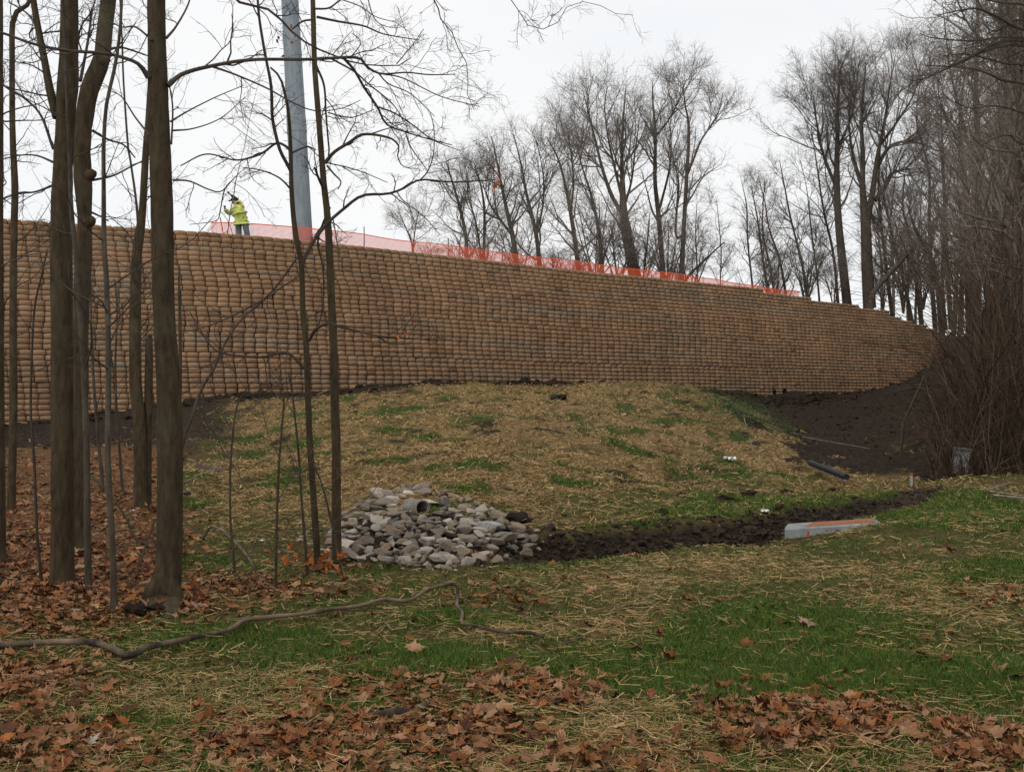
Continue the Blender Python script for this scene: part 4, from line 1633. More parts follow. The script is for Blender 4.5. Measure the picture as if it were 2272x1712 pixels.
def build_straw():
    V, C = [], []
    for (n, d0, d1, seed, bias, sc) in ((250000, 4.2, 22, 3, 1.0, 1.0), (290000, 12, 58, 4, 0.0, 1.0)):
        X, Y, Z, r = scatter(n, d0, d1, seed, .56, bias)
        leaf, straw, green, soil, mound, woods, px, py = fields(X, Y, Z)
        prob = np.clip(straw * 1.4 - .30, 0, 1) * (1 - .5 * leaf) * (1 - .75 * green * (1 - mound)) + .05 * (1 - soil)
        k = r.random(n) < prob
        X, Y, Z = X[k], Y[k], Z[k]
        m = len(X)
        L = r.uniform(.03, .125, m) * (1 + .012 * Y)
        wd = (.0003 + .00023 * Y) * r.uniform(.6, 1.5, m)
        a = r.uniform(0, 2 * math.pi, m)
        tilt = r.normal(0, .16, m) * (1 + np.clip(Y - 12, 0, 10) * .14)
        d = np.stack([np.cos(a) * np.cos(tilt), np.sin(a) * np.cos(tilt), np.sin(tilt)], -1)
        sd = np.stack([-np.sin(a), np.cos(a), r.normal(0, .6, m)], -1)
        sd = norm(sd) * wd[:, None]
        c = np.stack([X, Y, Z + .008 + r.gamma(1.5, .006, m) * (1 + .05 * Y)], -1)
        p0, p1 = c - d * L[:, None] / 2, c + d * L[:, None] / 2
        V.append(np.stack([p0 - sd, p0 + sd, p1 + sd, p1 - sd], 1).reshape(-1, 3))
        t = r.random((m, 1))
        g = np.array([.24, .145, .055]) * (1 - t) + np.array([.50, .345, .155]) * t
        g = g * r.uniform(.55, 1.1, (m, 1))
        C.append(np.repeat(g, 4, 0))
    V, C = np.concatenate(V), np.concatenate(C)
    me = make_mesh('straw', V, np.arange(len(V)).reshape(-1, 4), mat=M_straw, col=C)
    tag(obj('straw', me), 'scattered yellow straw mulch over the lawn and slope', 'straw', None, 'stuff')


build_straw()

# lobed maple-like leaf outline
_half = [(0.0, -.62), (.05, -.40), (.30, -.46), (.26, -.26), (.55, -.18), (.44, -.02), (.60, .20), (.36, .18), (.28, .42), (.12, .36), (0.0, .72)]
LEAF2 = np.array(_half + [(-x, y) for x, y in _half[-2:0:-1]])
NL = len(LEAF2)


def leaf_verts(seed, curl=.5):
    r = np.random.default_rng(seed)
    kind = seed % 4
    if kind == 3:      # plain oval leaf
        aa = np.arange(NL) / NL * 2 * math.pi
        p = np.c_[.36 * np.sin(aa), -.62 * np.cos(aa)] * (1 + .06 * r.standard_normal((NL, 1)))
    elif kind == 2:    # narrow, torn lobed leaf
        p = LEAF2 * np.array([.72, 1.05]) * (1 + .17 * r.standard_normal((NL, 1)))
    else:
        p = LEAF2 * (1 + .11 * r.standard_normal((NL, 1)))
    p = np.r_[[[0, -.1]], p]
    ang = r.uniform(0, 3.14)
    d = p[:, 0] * math.cos(ang) + p[:, 1] * math.sin(ang)
    e = -p[:, 0] * math.sin(ang) + p[:, 1] * math.cos(ang)
    z = curl * r.uniform(.35, 1.3) * d ** 2 + curl * r.uniform(-.4, .9) * e ** 2 + .06 * r.standard_normal(len(p))
    z[0] -= .05
    return np.c_[p, z]


LEAFV = np.stack([leaf_verts(i, [.35, .9, .6, .5, 1.3, .4][i % 6]) for i in range(12)])
LEAFQ = np.array([(0, 1 + i, 1 + (i + 1) % NL) for i in range(NL)])


def leaf_colour(r, m):
    t = r.random((m, 1))
    pal = np.array([[.260, .122, .056], [.180, .064, .024], [.340, .190, .105], [.240, .094, .032], [.095, .042, .021], [.290, .155, .084], [.33, .110, .030]])
    pw = np.array([.26, .19, .13, .16, .11, .11, .04])
    c = pal[r.choice(len(pal), m, p=pw)]
    return c * r.uniform(.72, 1.15, (m, 1))


def build_leaves():
    r0 = np.random.default_rng(9)
    X, Y, Z, r = scatter(74000, 4.2, 40, 6, .62, 1.0)
    X2, Y2, Z2, _ = scatter(42000, 7.5, 40, 16, .62, 0.0)
    X, Y, Z = np.r_[X, X2], np.r_[Y, Y2], np.r_[Z, Z2]
    n_field = len(X)
    for fx, fy, rad, cnt in ((362, 1346, .16, 90), (138, 1303, .13, 70), (178, 1222, .13, 50), (198, 1318, .05, 30), (254, 1362, .05, 30), (313, 1132, .14, 40), (706, 1266, .05, 28), (747, 1250, .06, 30), (-6, 1250, .12, 30)):
        p = ground_pt(fx, fy)
        aa, rr = r0.uniform(0, 6.283, cnt), rad + r0.gamma(1.3, .07, cnt)
        x_, y_ = p[0] + np.cos(aa) * rr, p[1] + np.sin(aa) * rr
        X, Y, Z = np.r_[X, x_], np.r_[Y, y_], np.r_[Z, ground_h(x_, y_) + .012]
    leaf, straw, green, soil, mound, woods, px, py = fields(X, Y, Z)
    n = len(X)
    prob = np.clip(leaf - .10, 0, 1) ** 1.25 * .62 + .012
    prob = prob * np.where(Y < 10, .85, 1)
    k = (r0.random(n) < prob) | (np.arange(n) >= n_field)
    X, Y, Z, px, py, leaf = X[k], Y[k], Z[k], px[k], py[k], leaf[k]
    m = len(X)
    s = r0.gamma(9, .0061, m).clip(.028, .085) * (1 + .012 * Y)
    infr = (px > 20) & (px < W_PX - 20) & (py < H_PX - 12) & (py > 1300)
    score = np.where(infr, s / Y, 0)
    pick = np.argsort(-score)[:300 - 12]
    sing = np.zeros(m, bool)
    sing[pick] = True
    col = leaf_colour(r0, m)
    a = r0.uniform(0, 6.283, m)
    tx, ty = r0.normal(0, .26, m), r0.normal(0, .26, m)
    lift = .004 + r0.gamma(1.4, .010, m)
    # joined litter
    st = np.nonzero(~sing)[0]
    v = LEAFV[r0.integers(0, 12, len(st))] * s[st][:, None, None]
    ca, sa = np.cos(a[st])[:, None], np.sin(a[st])[:, None]
    x, y, z = v[..., 0] * ca - v[..., 1] * sa, v[..., 0] * sa + v[..., 1] * ca, v[..., 2]
    z = z + x * tx[st][:, None] + y * ty[st][:, None]
    P = np.stack([x + X[st][:, None], y + Y[st][:, None], z + (Z + lift)[st][:, None]], -1)
    Q = LEAFQ[None] + (np.arange(len(st)) * (NL + 1))[:, None, None]
    me = make_mesh('leaf_litter', P.reshape(-1, 3), Q.reshape(-1, 3), mat=M_litter, col=np.repeat(col[st], NL + 1, 0))
    tag(obj('leaf_litter', me), 'brown fallen leaves carpeting the woodland floor and drifting over the lawn', 'leaf litter', None, 'stuff')
    meshes = []
    for i in range(12):
        me = make_mesh('fallen_leaf', LEAFV[i], LEAFQ, mat=M_leafo)
        meshes.append(me)

    def put(x, y, z, size, ang, t1, t2, c, lab, grp, mi, name='fallen_leaf'):
        o = obj(name, meshes[mi])
        o.location = (x, y, z)
        o.scale = (size,) * 3
        o.rotation_euler = (t1, t2, ang)
        o.color = (*c, 1)
        return tag(o, lab, 'leaf', grp)

    def zone(px, py):
        side = ['far left', 'left', 'centre left', 'centre', 'centre right', 'right', 'far right'][min(6, int(px / W_PX * 7))]
        dep = 'nearest' if py > 1655 else ('second nearest' if py > 1590 else ('middle' if py > 1500 else 'farther'))
        return side, dep

    def tone(c):
        b = c.sum()
        if b < .21:
            return 'dark brown'
        if c[0] > 2.7 * c[1] and b > .3:
            return 'orange'
        if b > .48:
            return 'pale tan'
        if c[0] > 2.25 * c[1]:
            return 'rusty'
        return 'mid brown'
    for i in pick:
        sd, dp = zone(px[i], py[i])
        big = 'large' if s[i] > .083 else ('small' if s[i] < .074 else 'medium')
        lab = f'{big} {tone(col[i])} dry lobed leaf in the {dp} band, {sd} of the foreground'
        put(X[i], Y[i], Z[i] + lift[i], s[i], a[i], ty[i], -tx[i], col[i], lab, 'dry leaves lying in the foreground', int(r0.integers(0, 12)))
    special = [(918, 1452, 62, 'big pale folded leaf alone on green grass below the forked stick', (.40, .22, .125), .9),
               (1250, 1291, 40, 'bright orange leaf on straw right of the bent branch', (.42, .15, .035), .9),
               (1078, 1332, 60, 'large rusty maple leaf on grass just right of the bent branch', (.34, .13, .045), .5),
               (1120, 1580, 74, 'wide flat tan leaf in the middle of the near leaf drift', (.40, .22, .115), .2),
               (1790, 1398, 66, 'pale pinkish curled leaf on the green patch at right', (.34, .205, .15), .6),
               (1745, 1394, 40, 'dark red leaf beside the pale pinkish curled one', (.15, .045, .025), .5),
               (1412, 1452, 52, 'upright red-brown leaf with pointed lobes on the green patch', (.17, .06, .035), 1.1),
               (195, 1663, 66, 'long pale grey-white curled leaf in the bottom left litter', (.42, .36, .29), .7),
               (110, 1510, 70, 'large plain tan leaf at left below the fallen branch', (.33, .19, .11), .2),
               (2255, 1515, 60, 'dark red leaf at the right edge of the lawn', (.16, .04, .02), .6),
               (730, 1700, 80, 'broad tan leaf cut by the bottom edge of the picture', (.36, .20, .11), .3),
               (1585, 1700, 70, 'broad rusty leaf near the bottom edge right of centre', (.26, .11, .05), .4)]
    for i, (x, y, w_, lab, c, t) in enumerate(special):
        p = ground_pt(x, y)
        sz = w_ / 1.5 * p[1] / F_PX
        put(p[0], p[1], p[2] + .02 + sz * .25 * t, sz, 1.7 * i, t * .45, .15, np.array(c), lab, None, (0, 5, 9)[i % 3])


build_leaves()

# ------------------------------------------------------------------ fallen branches and sticks on the ground
def ground_line(pts, lift=0.0, lifts=None):
    out = []
    for i, (x, y) in enumerate(pts):
        p = ground_pt(x, y)
        p[2] += lift + (lifts[i] if lifts else 0)
        out.append(p)
    return np.array(out)


def stick(name, P, r0, r1, mat, lab, cat='branch', n=40, knob=.10, twigs=0, k=7):
    P = resample(P, n)
    rr = np.linspace(r0, r1, n) * (1 + knob * np.interp(np.arange(n), np.arange(0, n, 3), RNG.standard_normal(len(range(0, n, 3)))))
    base = P[0].copy()
    mb = MB()
    mb.tube(P - base, np.maximum(rr, .002), k)
    if twigs:
        tP, tR, _ = spawn(P[None], rr[None], twigs, .15, .95, 55, 15, .25, 5, .25, .05, .5, .012, .003)
        V, Q = tubes(tP - base, tR, 4)
        mb.addq(V, Q)
    o = mb.build(name, mat, None, base, smooth=True)
    return tag(o, lab, cat)


def build_sticks():
    P = ground_line([(-90, 1460), (0, 1453), (65, 1447), (145, 1443), (210, 1447), (253, 1461), (286, 1475), (325, 1458), (380, 1444), (452, 1428), (506, 1415), (542, 1395), (586, 1389), (669, 1381), (723, 1371), (796, 1360), (852, 1346)], .055)
    PM = P
    P = ground_line([(905, 1350), (953, 1338)], .06, [0, .05])
    D = ground_pt(1012, 1372)[1]
    up = np.array([at(1007, 1310, D + .25), at(1016, 1333, D + .12), at(1014, 1358, D), at(1026, 1373, D - .1), at(1024, 1396, D - .25)])
    up[:, 2] += .05
    P2 = ground_line([(1044, 1414), (1091, 1427), (1134, 1430), (1177, 1432), (1205, 1441)], .08)
    stick('fallen_branch', np.r_[PM, P, up, P2], .023, .010, M_wood, 'long crooked bare branch lying across the lawn, kinked up near its right end', n=170)
    stick('stick', ground_line([(1250, 1438), (1286, 1423), (1318, 1409)], .02), .009, .005, M_wood, 'short dark stick pointing right past the kinked branch end', 'stick', n=16)
    stick('log', ground_line([(805, 1600), (860, 1594), (905, 1586), (950, 1574)], .02), .024, .020, M_wood, 'short dark rotten log in the near leaf drift', 'log', n=24, knob=.2)
    stick('fallen_branch', np.array([ground_pt(446, 1206), ground_pt(470, 1215) + (0, 0, .22), ground_pt(514, 1240) + (0, 0, .2), ground_pt(552, 1268) + (0, 0, .12), ground_pt(577, 1290)]), .013, .011, M_wood, 'arched dead stick right of the big front trunk', n=24)
    stick('stick', np.array([ground_pt(478, 1295), at(500, 1262, 9.9), at(530, 1235, 10.2)]), .007, .004, M_wood, 'thin stick crossing under the arched dead stick', 'stick', n=14)
    stick('fallen_branch', np.array([at(205, 1055, 13.5), at(259, 1116, 12.5), at(290, 1170, 12), ground_pt(313, 1225)]), .016, .012, M_bark, 'dead limb leaning down between the left trunks', n=20)
    stick('stick', np.array([ground_pt(298, 1290), at(318, 1225, 10.4), at(345, 1150, 10.6)]), .014, .009, M_bark, 'leaning broken stick just left of the big front trunk', 'stick', n=14)
    stick('stick', ground_line([(490, 1305), (530, 1305), (575, 1312)], .02), .008, .006, M_wood, 'straight stick lying in leaves right of the big front trunk', 'stick', n=12)
    stick('stick', ground_line([(130, 1359), (180, 1359)], .02), .008, .006, M_wood2, 'pale stick lying flat in the left leaf litter', 'stick', n=10)
    stick('stick', ground_line([(160, 1270), (235, 1262)], .03), .010, .008, M_wood2, 'pale stick lying behind the saplings at left', 'stick', n=10)
    stick('stick', np.array([at(366, 1098, 16), at(375, 1085, 17), at(505, 1024, 19)]), .006, .004, M_wood2, 'thin pale stick propped on the slope by the flat boulder', 'stick', n=10)
    for i, (a, b, lab) in enumerate([((2195, 1098), (2285, 1112), 'pale upper stick of the pile at the right lawn edge'), ((2205, 1112), (2300, 1122), 'lower stick of the pile at the right lawn edge'),
                                     ((2190, 1104), (2240, 1090), 'short stick crossing the pile at the right lawn edge')]):
        stick('stick', ground_line([a, b], .06 + .03 * i), .018, .012, M_wood2, lab, 'stick', n=12)
    stick('stick', ground_line([(2248, 1240), (2285, 1252)], .02), .012, .009, M_wood, 'dark stick at the right edge on the lawn', 'stick', n=8)
    for i, (a, b, lab) in enumerate([((1700, 955), (1850, 985), 'long dry stalk on the weedy ridge'), ((1780, 975), (1930, 1000), 'dry branch lying across the dark cut bank'), ((1650, 930), (1672, 1010), 'upright dry stalk on the weedy ridge')]):
        stick('stick', ground_line([a, b], .06), .016, .010, M_wood2, lab, 'stick', n=12)
    # root knot at the foot of the big front trunk
    p = ground_pt(312, 1366)
    for i, (dx, sp, lab) in enumerate([(-.03, 46, 'dark knotted root lump at the left foot of the big front trunk'), (.10, 40, 'dark root lump nearer the big front trunk')]):
        o = obj('root_lump', CLODS[i])
        s_ = sp / 2 * p[1] / F_PX
        o.scale = (s_ * 1.2, s_, s_ * 1.1)
        o.location = p + np.array([dx, .05 * i, .03])
        tag(o, lab, 'root')


build_sticks()

# ------------------------------------------------------------------ trees
class Tree:
    def __init__(s, name, base, label, cat='tree', group=None, bark=None, twig=None):
        s.base = np.array(base, float)
        s.root = empty(name, base, label, cat, group)
        s.tr, s.cr = MB(), MB()
        s.bark, s.twig = bark or M_bark, twig or M_twig

    def stem(s, P, R, k=10, crown=False, rough=None):
        V, Q = tubes(P[None], R[None], k, rough)
        (s.cr if crown else s.tr).addq(V - s.base, Q)

    def many(s, P, R, k=4, trunk=False):
        if len(P):
            V, Q = tubes(P, R, k)
            (s.tr if trunk else s.cr).addq(V - s.base, Q)

    def done(s):
        if s.tr.n:
            s.tr.build('trunk', s.bark, s.root, smooth=True)
        if s.cr.n:
            s.cr.build('crown', s.twig, s.root, smooth=True)
        return s.root


def px_stem(pts, D0, D1=None, n=30):
    """pts: (x, y, width px) from bottom to top, depth D0 at the bottom to D1 at the top"""
    D1 = D0 if D1 is None else D1
    pts = np.array(pts, float)
    f = np.linspace(0, 1, len(pts))
    D = D0 + (D1 - D0) * f
    P = at(pts[:, 0], pts[:, 1], D)
    R = pts[:, 2] / 2 * D / F_PX
    q = resample(np.c_[P, R], n)
    return q[:, :3], np.maximum(q[:, 3], .0015)


def fine(T, P, R, dens=5.0, l1=.55, droop=.0, flat=None, t0=.1, levels=3, ang=50):
    """add twigs in up to 3 orders to a limb"""
    L = plen(P[None])[0]
    k = max(2, int(L * dens))
    a, ar, _ = spawn(P[None], R[None], k, t0, 1.0, ang, 16, l1, 7, .20, droop, .55, .008, .0022, flat=flat, fade=.35)
    T.many(a, ar, 4)
    if levels > 1:
        b, br, _ = spawn(a, ar, 4, .15, 1, 48, 15, l1 * .55, 6, .24, droop, .6, .0034, .0014, flat=flat)
        T.many(b, br, 3)
        if levels > 2:
            c, c_r, _ = spawn(b, br, 3, .2, 1, 45, 16, l1 * .26, 4, .24, droop, .7, .0020, .0011)
            T.many(c, c_r, 3)


def leaf_bits(T, P, n, size, mat, name='leaf_cluster', seed=0, spread=.15):
    """dry leaves still hanging on a limb: one part per tree"""
    r = np.random.default_rng(seed)
    i = r.integers(0, len(P), n)
    c = P[i] + r.normal(0, spread, (n, 3))
    v = LEAFV[r.integers(0, 12, n)] * (size * r.uniform(.7, 1.3, (n, 1, 1)))
    M = [np.array(Matrix.Rotation(r.uniform(0, 6.28), 3, 'Z') @ Matrix.Rotation(r.uniform(0.6, 2.4), 3, 'X')) for _ in range(n)]
    for k_ in range(n):
        o = obj(name, make_mesh(name, v[k_] @ M[k_].T, LEAFQ, mat=mat), T.root)
        o.location = c[k_] - T.base


def gz(x, y):
    """terrain point for a trunk foot at photo pixel"""
    return ground_pt(x, y)


def near_trees():
    S = {}
    # G: the big front trunk
    b = gz(362, 1346)
    D = b[1]
    T = Tree('tree', b, 'thickest bare trunk in front with flared roots, right of the left group')
    P, R = px_stem([(356, 1362, 92), (360, 1338, 74), (372, 1290, 60), (376, 1200, 56), (377, 1000, 56), (374, 850, 53), (364, 700, 48), (360, 500, 49), (357, 380, 48), (352, 250, 45), (350, 185, 44), (348, 100, 40), (347, 0, 39), (345, -300, 34), (343, -700, 26)], D, D + .1, 60)
    T.stem(P, R, 18, rough=.016)
    # root flares
    for (x, y, w_) in ((312, 1352, 22), (404, 1348, 18), (335, 1374, 20), (372, 1374, 20), (392, 1366, 20)):
        q = np.array([at(370, 1272, D), at(.6 * 366 + .4 * x, 1312, D - .03), at(.3 * 366 + .7 * x, 1338, D - .05), gz(x, y + 6) - (0, 0, .03)])
        Pq = resample(q, 12)
        T.stem(Pq, np.interp(np.linspace(0, 1, 12), [0, .4, 1], [.085, .075, .03]), 10, rough=.03)
    lm, lr = px_stem([(372, 190, 15), (406, 164, 10), (468, 147, 8.5), (557, 133, 7.5), (683, 132, 7), (791, 128, 6.5), (814, 149, 6), (847, 164, 4.5), (902, 161, 3.5), (953, 166, 3), (1010, 165, 2)], D, D + .6, 50)
    T.stem(lm, lr, 6, True)
    fine(T, lm, lr, 5, .55, -.02)
    for pts in ([(847, 164, 4), (895, 174, 3), (978, 214, 2.4), (1066, 237, 1.6)], [(839, 162, 4), (862, 186, 3), (912, 209, 2.4), (965, 259, 1.6)], [(736, 131, 5), (786, 159, 4), (817, 186, 3.5), (867, 227, 3), (890, 257, 2)],
                [(468, 147, 6), (520, 165, 4.5), (590, 195, 4), (650, 228, 3.4), (700, 246, 2.8), (760, 240, 2), (800, 222, 1.5)]):
        p_, r_ = px_stem(pts, D + .5, D + .6, 24)
        T.stem(p_, r_, 5, True)
        fine(T, p_, r_, 6, .40, -.05)
    lm, lr = px_stem([(330, 172, 14), (310, 145, 9), (288, 133, 8), (234, 119, 7.5), (144, 112, 7), (72, 97, 6.5), (0, 72, 6), (-120, 40, 5)], D, D - .4, 36)
    T.stem(lm, lr, 6, True)
    fine(T, lm, lr, 6, .55, .0)
    for pts in ([(369, 85, 7), (390, 60, 5), (417, 11, 4), (430, -40, 3)], [(378, 270, 5), (420, 245, 3.5), (480, 215, 2.6), (540, 190, 1.8)], [(380, 290, 5), (430, 285, 3.2), (490, 262, 2.4), (545, 215, 1.6)],
                [(380, 320, 5), (383, 240, 4), (376, 190, 3)], [(384, 400, 5), (420, 402, 4), (462, 420, 3.4), (490, 425, 3), (515, 400, 2.4), (535, 380, 1.8)], [(510, 405, 3.5), (497, 425, 3), (488, 470, 2.6), (478, 490, 2), (420, 498, 1.4)],
                [(338, 90, 6), (300, 60, 4.5), (270, 60, 3.5), (230, 40, 3)], [(332, 300, 5), (300, 260, 4), (270, 215, 3), (240, 200, 2)]):
        p_, r_ = px_stem(pts, D, D + .3, 20)
        T.stem(p_, r_, 5, True)
        fine(T, p_, r_, 6, .42, -.03)
    T.done()
    # C1 / C2 twin trunks
    b = gz(138, 1303)
    D = b[1]
    T = Tree('tree', b, 'thick straight trunk at left, front one of the close pair')
    P, R = px_stem([(136, 1316, 66), (138, 1295, 56), (139, 1230, 50), (138, 1000, 48), (137, 700, 47), (136, 500, 46), (141, 350, 42), (146, 250, 42), (150, 190, 46), (153, 120, 40), (154, 0, 38), (156, -300, 32), (158, -600, 24)], D, D, 56)
    T.stem(P, R, 16, rough=.018)
    P, R = px_stem([(128, 260, 24), (112, 205, 19), (98, 130, 16), (88, 80, 15), (74, 0, 14), (60, -120, 11)], D, D + .1, 24)
    T.stem(P, R, 10)
    fine(T, P, R, 6, .6, .05)
    for pts in ([(118, 330, 7), (90, 255, 5.5), (50, 215, 5), (0, 185, 4)], [(118, 360, 6), (80, 345, 4), (40, 345, 3.4), (0, 355, 2.6)], [(120, 410, 6), (80, 425, 4.5), (40, 430, 4), (10, 440, 3)], [(100, 120, 6), (80, 60, 5), (60, 30, 4), (20, 5, 3)],
                [(165, 120, 6), (180, 60, 4), (200, 30, 3.4), (215, -10, 3)], [(120, 480, 5), (140, 520, 4), (160, 535, 3)]):
        p_, r_ = px_stem(pts, D, D + .4, 20)
        T.stem(p_, r_, 5, True)
        fine(T, p_, r_, 7, .42, .0)
    T.done()
    b = gz(178, 1222)
    D = b[1]
    T = Tree('tree', b, 'knobbly forked trunk of the close pair at left, standing behind the front one')
    P, R = px_stem([(180, 1228, 46), (178, 1150, 38), (177, 950, 36), (180, 700, 34), (186, 560, 36), (188, 490, 30), (184, 400, 40), (182, 330, 36), (188, 260, 37), (196, 210, 40), (212, 165, 40), (226, 130, 36), (232, 70, 34), (240, 0, 33), (256, -150, 28), (280, -400, 20)], D, D, 60)
    T.stem(P, R, 14, rough=.02)
    for (x, y, w_) in ((236, 136, 18), (206, 388, 22), (204, 492, 20)):
        c = at(x - 6, y, D - .02)
        T.stem(np.array([c - (.02, 0, .01), c + (.02, -.01, .01), c + (.045, -.02, .015), c + (.062, -.025, .02), c + (.068, -.03, .02)]), np.array([.07, .058, .044, .024, .004]), 10, rough=.06)
    for pts in ([(205, 290, 7), (240, 310, 5), (275, 322, 4), (300, 350, 3)], [(205, 400, 6), (250, 390, 4.5), (290, 370, 3.6), (320, 355, 3)], [(240, 110, 7), (270, 106, 5), (310, 118, 4), (330, 125, 3)], [(178, 180, 8), (195, 90, 6), (204, 20, 5)],
                [(200, 470, 6), (222, 480, 4), (240, 490, 3)]):
        p_, r_ = px_stem(pts, D, D + .4, 20)
        T.stem(p_, r_, 5, True)
        fine(T, p_, r_, 7, .42, .0)
    T.done()
    # saplings and slim trees: (foot px, stem, label, bark, branches)
    slim = [
        ((198, 1318), [(198, 1325, 17), (194, 1200, 15), (192, 1000, 14), (186, 820, 13), (178, 700, 12), (168, 560, 11), (158, 460, 10), (152, 300, 8), (146, 150, 7), (140, 0, 6), (132, -200, 4)], 'slim grey sapling leaning left across the close pair of trunks', M_barkg, .30),
        ((254, 1362), [(254, 1368, 18), (252, 1300, 15), (248, 1188, 14), (239, 1008, 13), (241, 820, 12.5), (237, 640, 11.5), (231, 535, 11), (230, 400, 9.5), (230, 324, 9), (236, 234, 8), (252, 162, 8), (264, 90, 7), (270, 0, 6), (276, -200, 4)], 'slim straight grey sapling nearest the camera left of the thickest trunk', M_barkg, .45),
        ((94, 1303), [(94, 1308, 8), (88, 1250, 7), (82, 1180, 6.5), (75, 1008, 6), (68, 900, 5.5), (75, 700, 5), (90, 620, 4), (104, 560, 3)], 'very thin pale stem left of the front trunk of the pair', M_barkg, .2),
        ((25, 1135), [(24, 1140, 19), (26, 1080, 18), (30, 900, 17), (29, 700, 16), (30, 560, 15), (33, 420, 15), (28, 300, 13), (27, 150, 12), (30, 40, 12), (62, 10, 9), (80, -40, 8)], 'slender dark tree near the left edge with a fork at the top', M_bark, .6),
        ((-6, 1250), [(-4, 1260, 34), (-4, 1000, 28), (-5, 600, 24), (-4, 300, 22), (-4, 0, 20), (-6, -300, 14)], 'trunk cut off by the left edge of the picture', M_bark, .6),
        ((313, 1132), [(313, 1140, 34), (312, 1100, 29), (309, 936, 28), (301, 850, 27), (300, 700, 26), (303, 575, 23), (308, 530, 22), (316, 470, 17), (320, 400, 16), (324, 330, 15), (330, 250, 13), (336, 120, 11), (340, -100, 8)], 'bent brown trunk half hidden behind the thickest trunk', M_bark, .5),
        ((326, 1132), [(326, 1136, 20), (327, 1000, 19), (330, 850, 18), (331, 770, 16), (334, 742, 8)], 'broken snag beside the bent brown trunk', M_bark, 0),
        ((306, 1100), [(310, 1100, 6), (308, 700, 6), (306, 493, 6), (290, 360, 5), (284, 324, 5), (274, 180, 4.5), (271, 90, 4), (266, 0, 3)], 'thin dark sapling between the forked trunk and the thickest trunk', M_twig, .5),
        ((227, 1050), [(227, 1056, 9), (220, 1000, 8), (214, 930, 7), (207, 835, 6.5), (203, 740, 5.5), (201, 640, 4.5), (198, 580, 3)], 'thin brown stem just right of the close pair of trunks', M_barkg, .2),
        ((272, 1090), [(272, 1094, 7), (266, 1010, 6), (259, 918, 5.5), (256, 800, 5), (260, 700, 4), (255, 620, 3)], 'thin stem standing behind the nearest grey sapling', M_barkg, .2),
        ((522, 1280), [(522, 1284, 6.5), (517, 1220, 6), (511, 1150, 5.5), (511, 1044, 5), (518, 950, 4.5), (526, 900, 4), (548, 860, 3), (560, 845, 2)], 'thin pale stem rising from leaves over the straw slope', M_barkg, .3),
        ((612, 1316), [(612, 1320, 7), (613, 1200, 6), (618, 1050, 5.5), (627, 930, 4.5), (629, 880, 4), (618, 860, 3), (604, 853, 2)], 'thin straight dark stem left of the slimmer trunk', M_bark, .3),
        ((683, 1280), [(683, 1285, 7), (677, 1200, 6), (670, 1120, 5.5), (662, 1000, 5), (655, 930, 4.5), (647, 860, 4), (640, 830, 3)], 'thin grey whip close beside the slimmer trunk', M_barkg, .2),
        ((752, 1280), [(762, 1284, 5), (752, 1240, 5), (738, 1170, 5), (716, 1080, 4.5), (692, 1020, 4), (680, 970, 3)], 'thin whip leaning left across the straighter slim trunk', M_barkg, .1),
        ((404, 1010), [(398, 1016, 9), (412, 960, 8), (428, 920, 7.5), (440, 880, 7), (460, 840, 6), (474, 820, 5.5), (500, 760, 5), (537, 707, 4.5), (600, 655, 4), (665, 610, 3)], 'long thin sapling leaning right from behind the thickest trunk', M_barkg, .3),
        ((390, 1000), [(396, 1004, 9), (400, 850, 8), (399, 700, 7), (397, 620, 5), (399, 590, 3)], 'thin upright stem hugging the right side of the thickest trunk', M_barkg, .3),
    ]
    for i, (ft, pts, lab, bark, dens) in enumerate(slim):
        b = gz(*ft)
        D = min(b[1], 17)
        T = Tree('sapling' if pts[0][2] < 18 else 'tree', b, lab, 'sapling' if pts[0][2] < 18 else 'tree', bark=bark)
        P, R = px_stem(pts, D, D, 44)
        P[0, 2] = min(P[0, 2], ground_h(P[0, 0], P[0, 1]) - .02)
        T.stem(P, R, 8 if pts[0][2] < 12 else 12, rough=.02)
        if dens:
            a, ar, _ = spawn(P[None], R[None], int(26 * dens), .30, .97, 58, 14, .9, 9, .13, .02, .40, .009, .0025)
            T.many(a, ar, 4)
            b2, br, _ = spawn(a, ar, 4, .15, 1, 48, 15, .45, 6, .2, .0, .6, .004, .0015)
            T.many(b2, br, 3)
            c2, c2r, _ = spawn(b2, br, 2, .2, 1, 45, 16, .2, 4, .2, .0, .7, .0022, .0012)
            T.many(c2, c2r, 3)
        T.done()
    # H: slimmer trunk
    b = gz(706, 1266)
    D = b[1]
    T = Tree('tree', b, 'slim trunk left of its straighter neighbour, beside the rock heap')
    P, R = px_stem([(707, 1275, 20), (705, 1250, 16), (699, 1150, 15), (694, 1080, 14.5), (686, 954, 14), (683, 867, 13.5), (679, 763, 13), (672, 693, 12.5), (669, 589, 12), (658, 532, 12), (650, 470, 11), (646, 400, 10), (645, 330, 8), (640, 250, 7), (630, 200, 6), (620, 170, 5), (600, 150, 4)], D, D, 56)
    T.stem(P, R, 10, rough=.015)
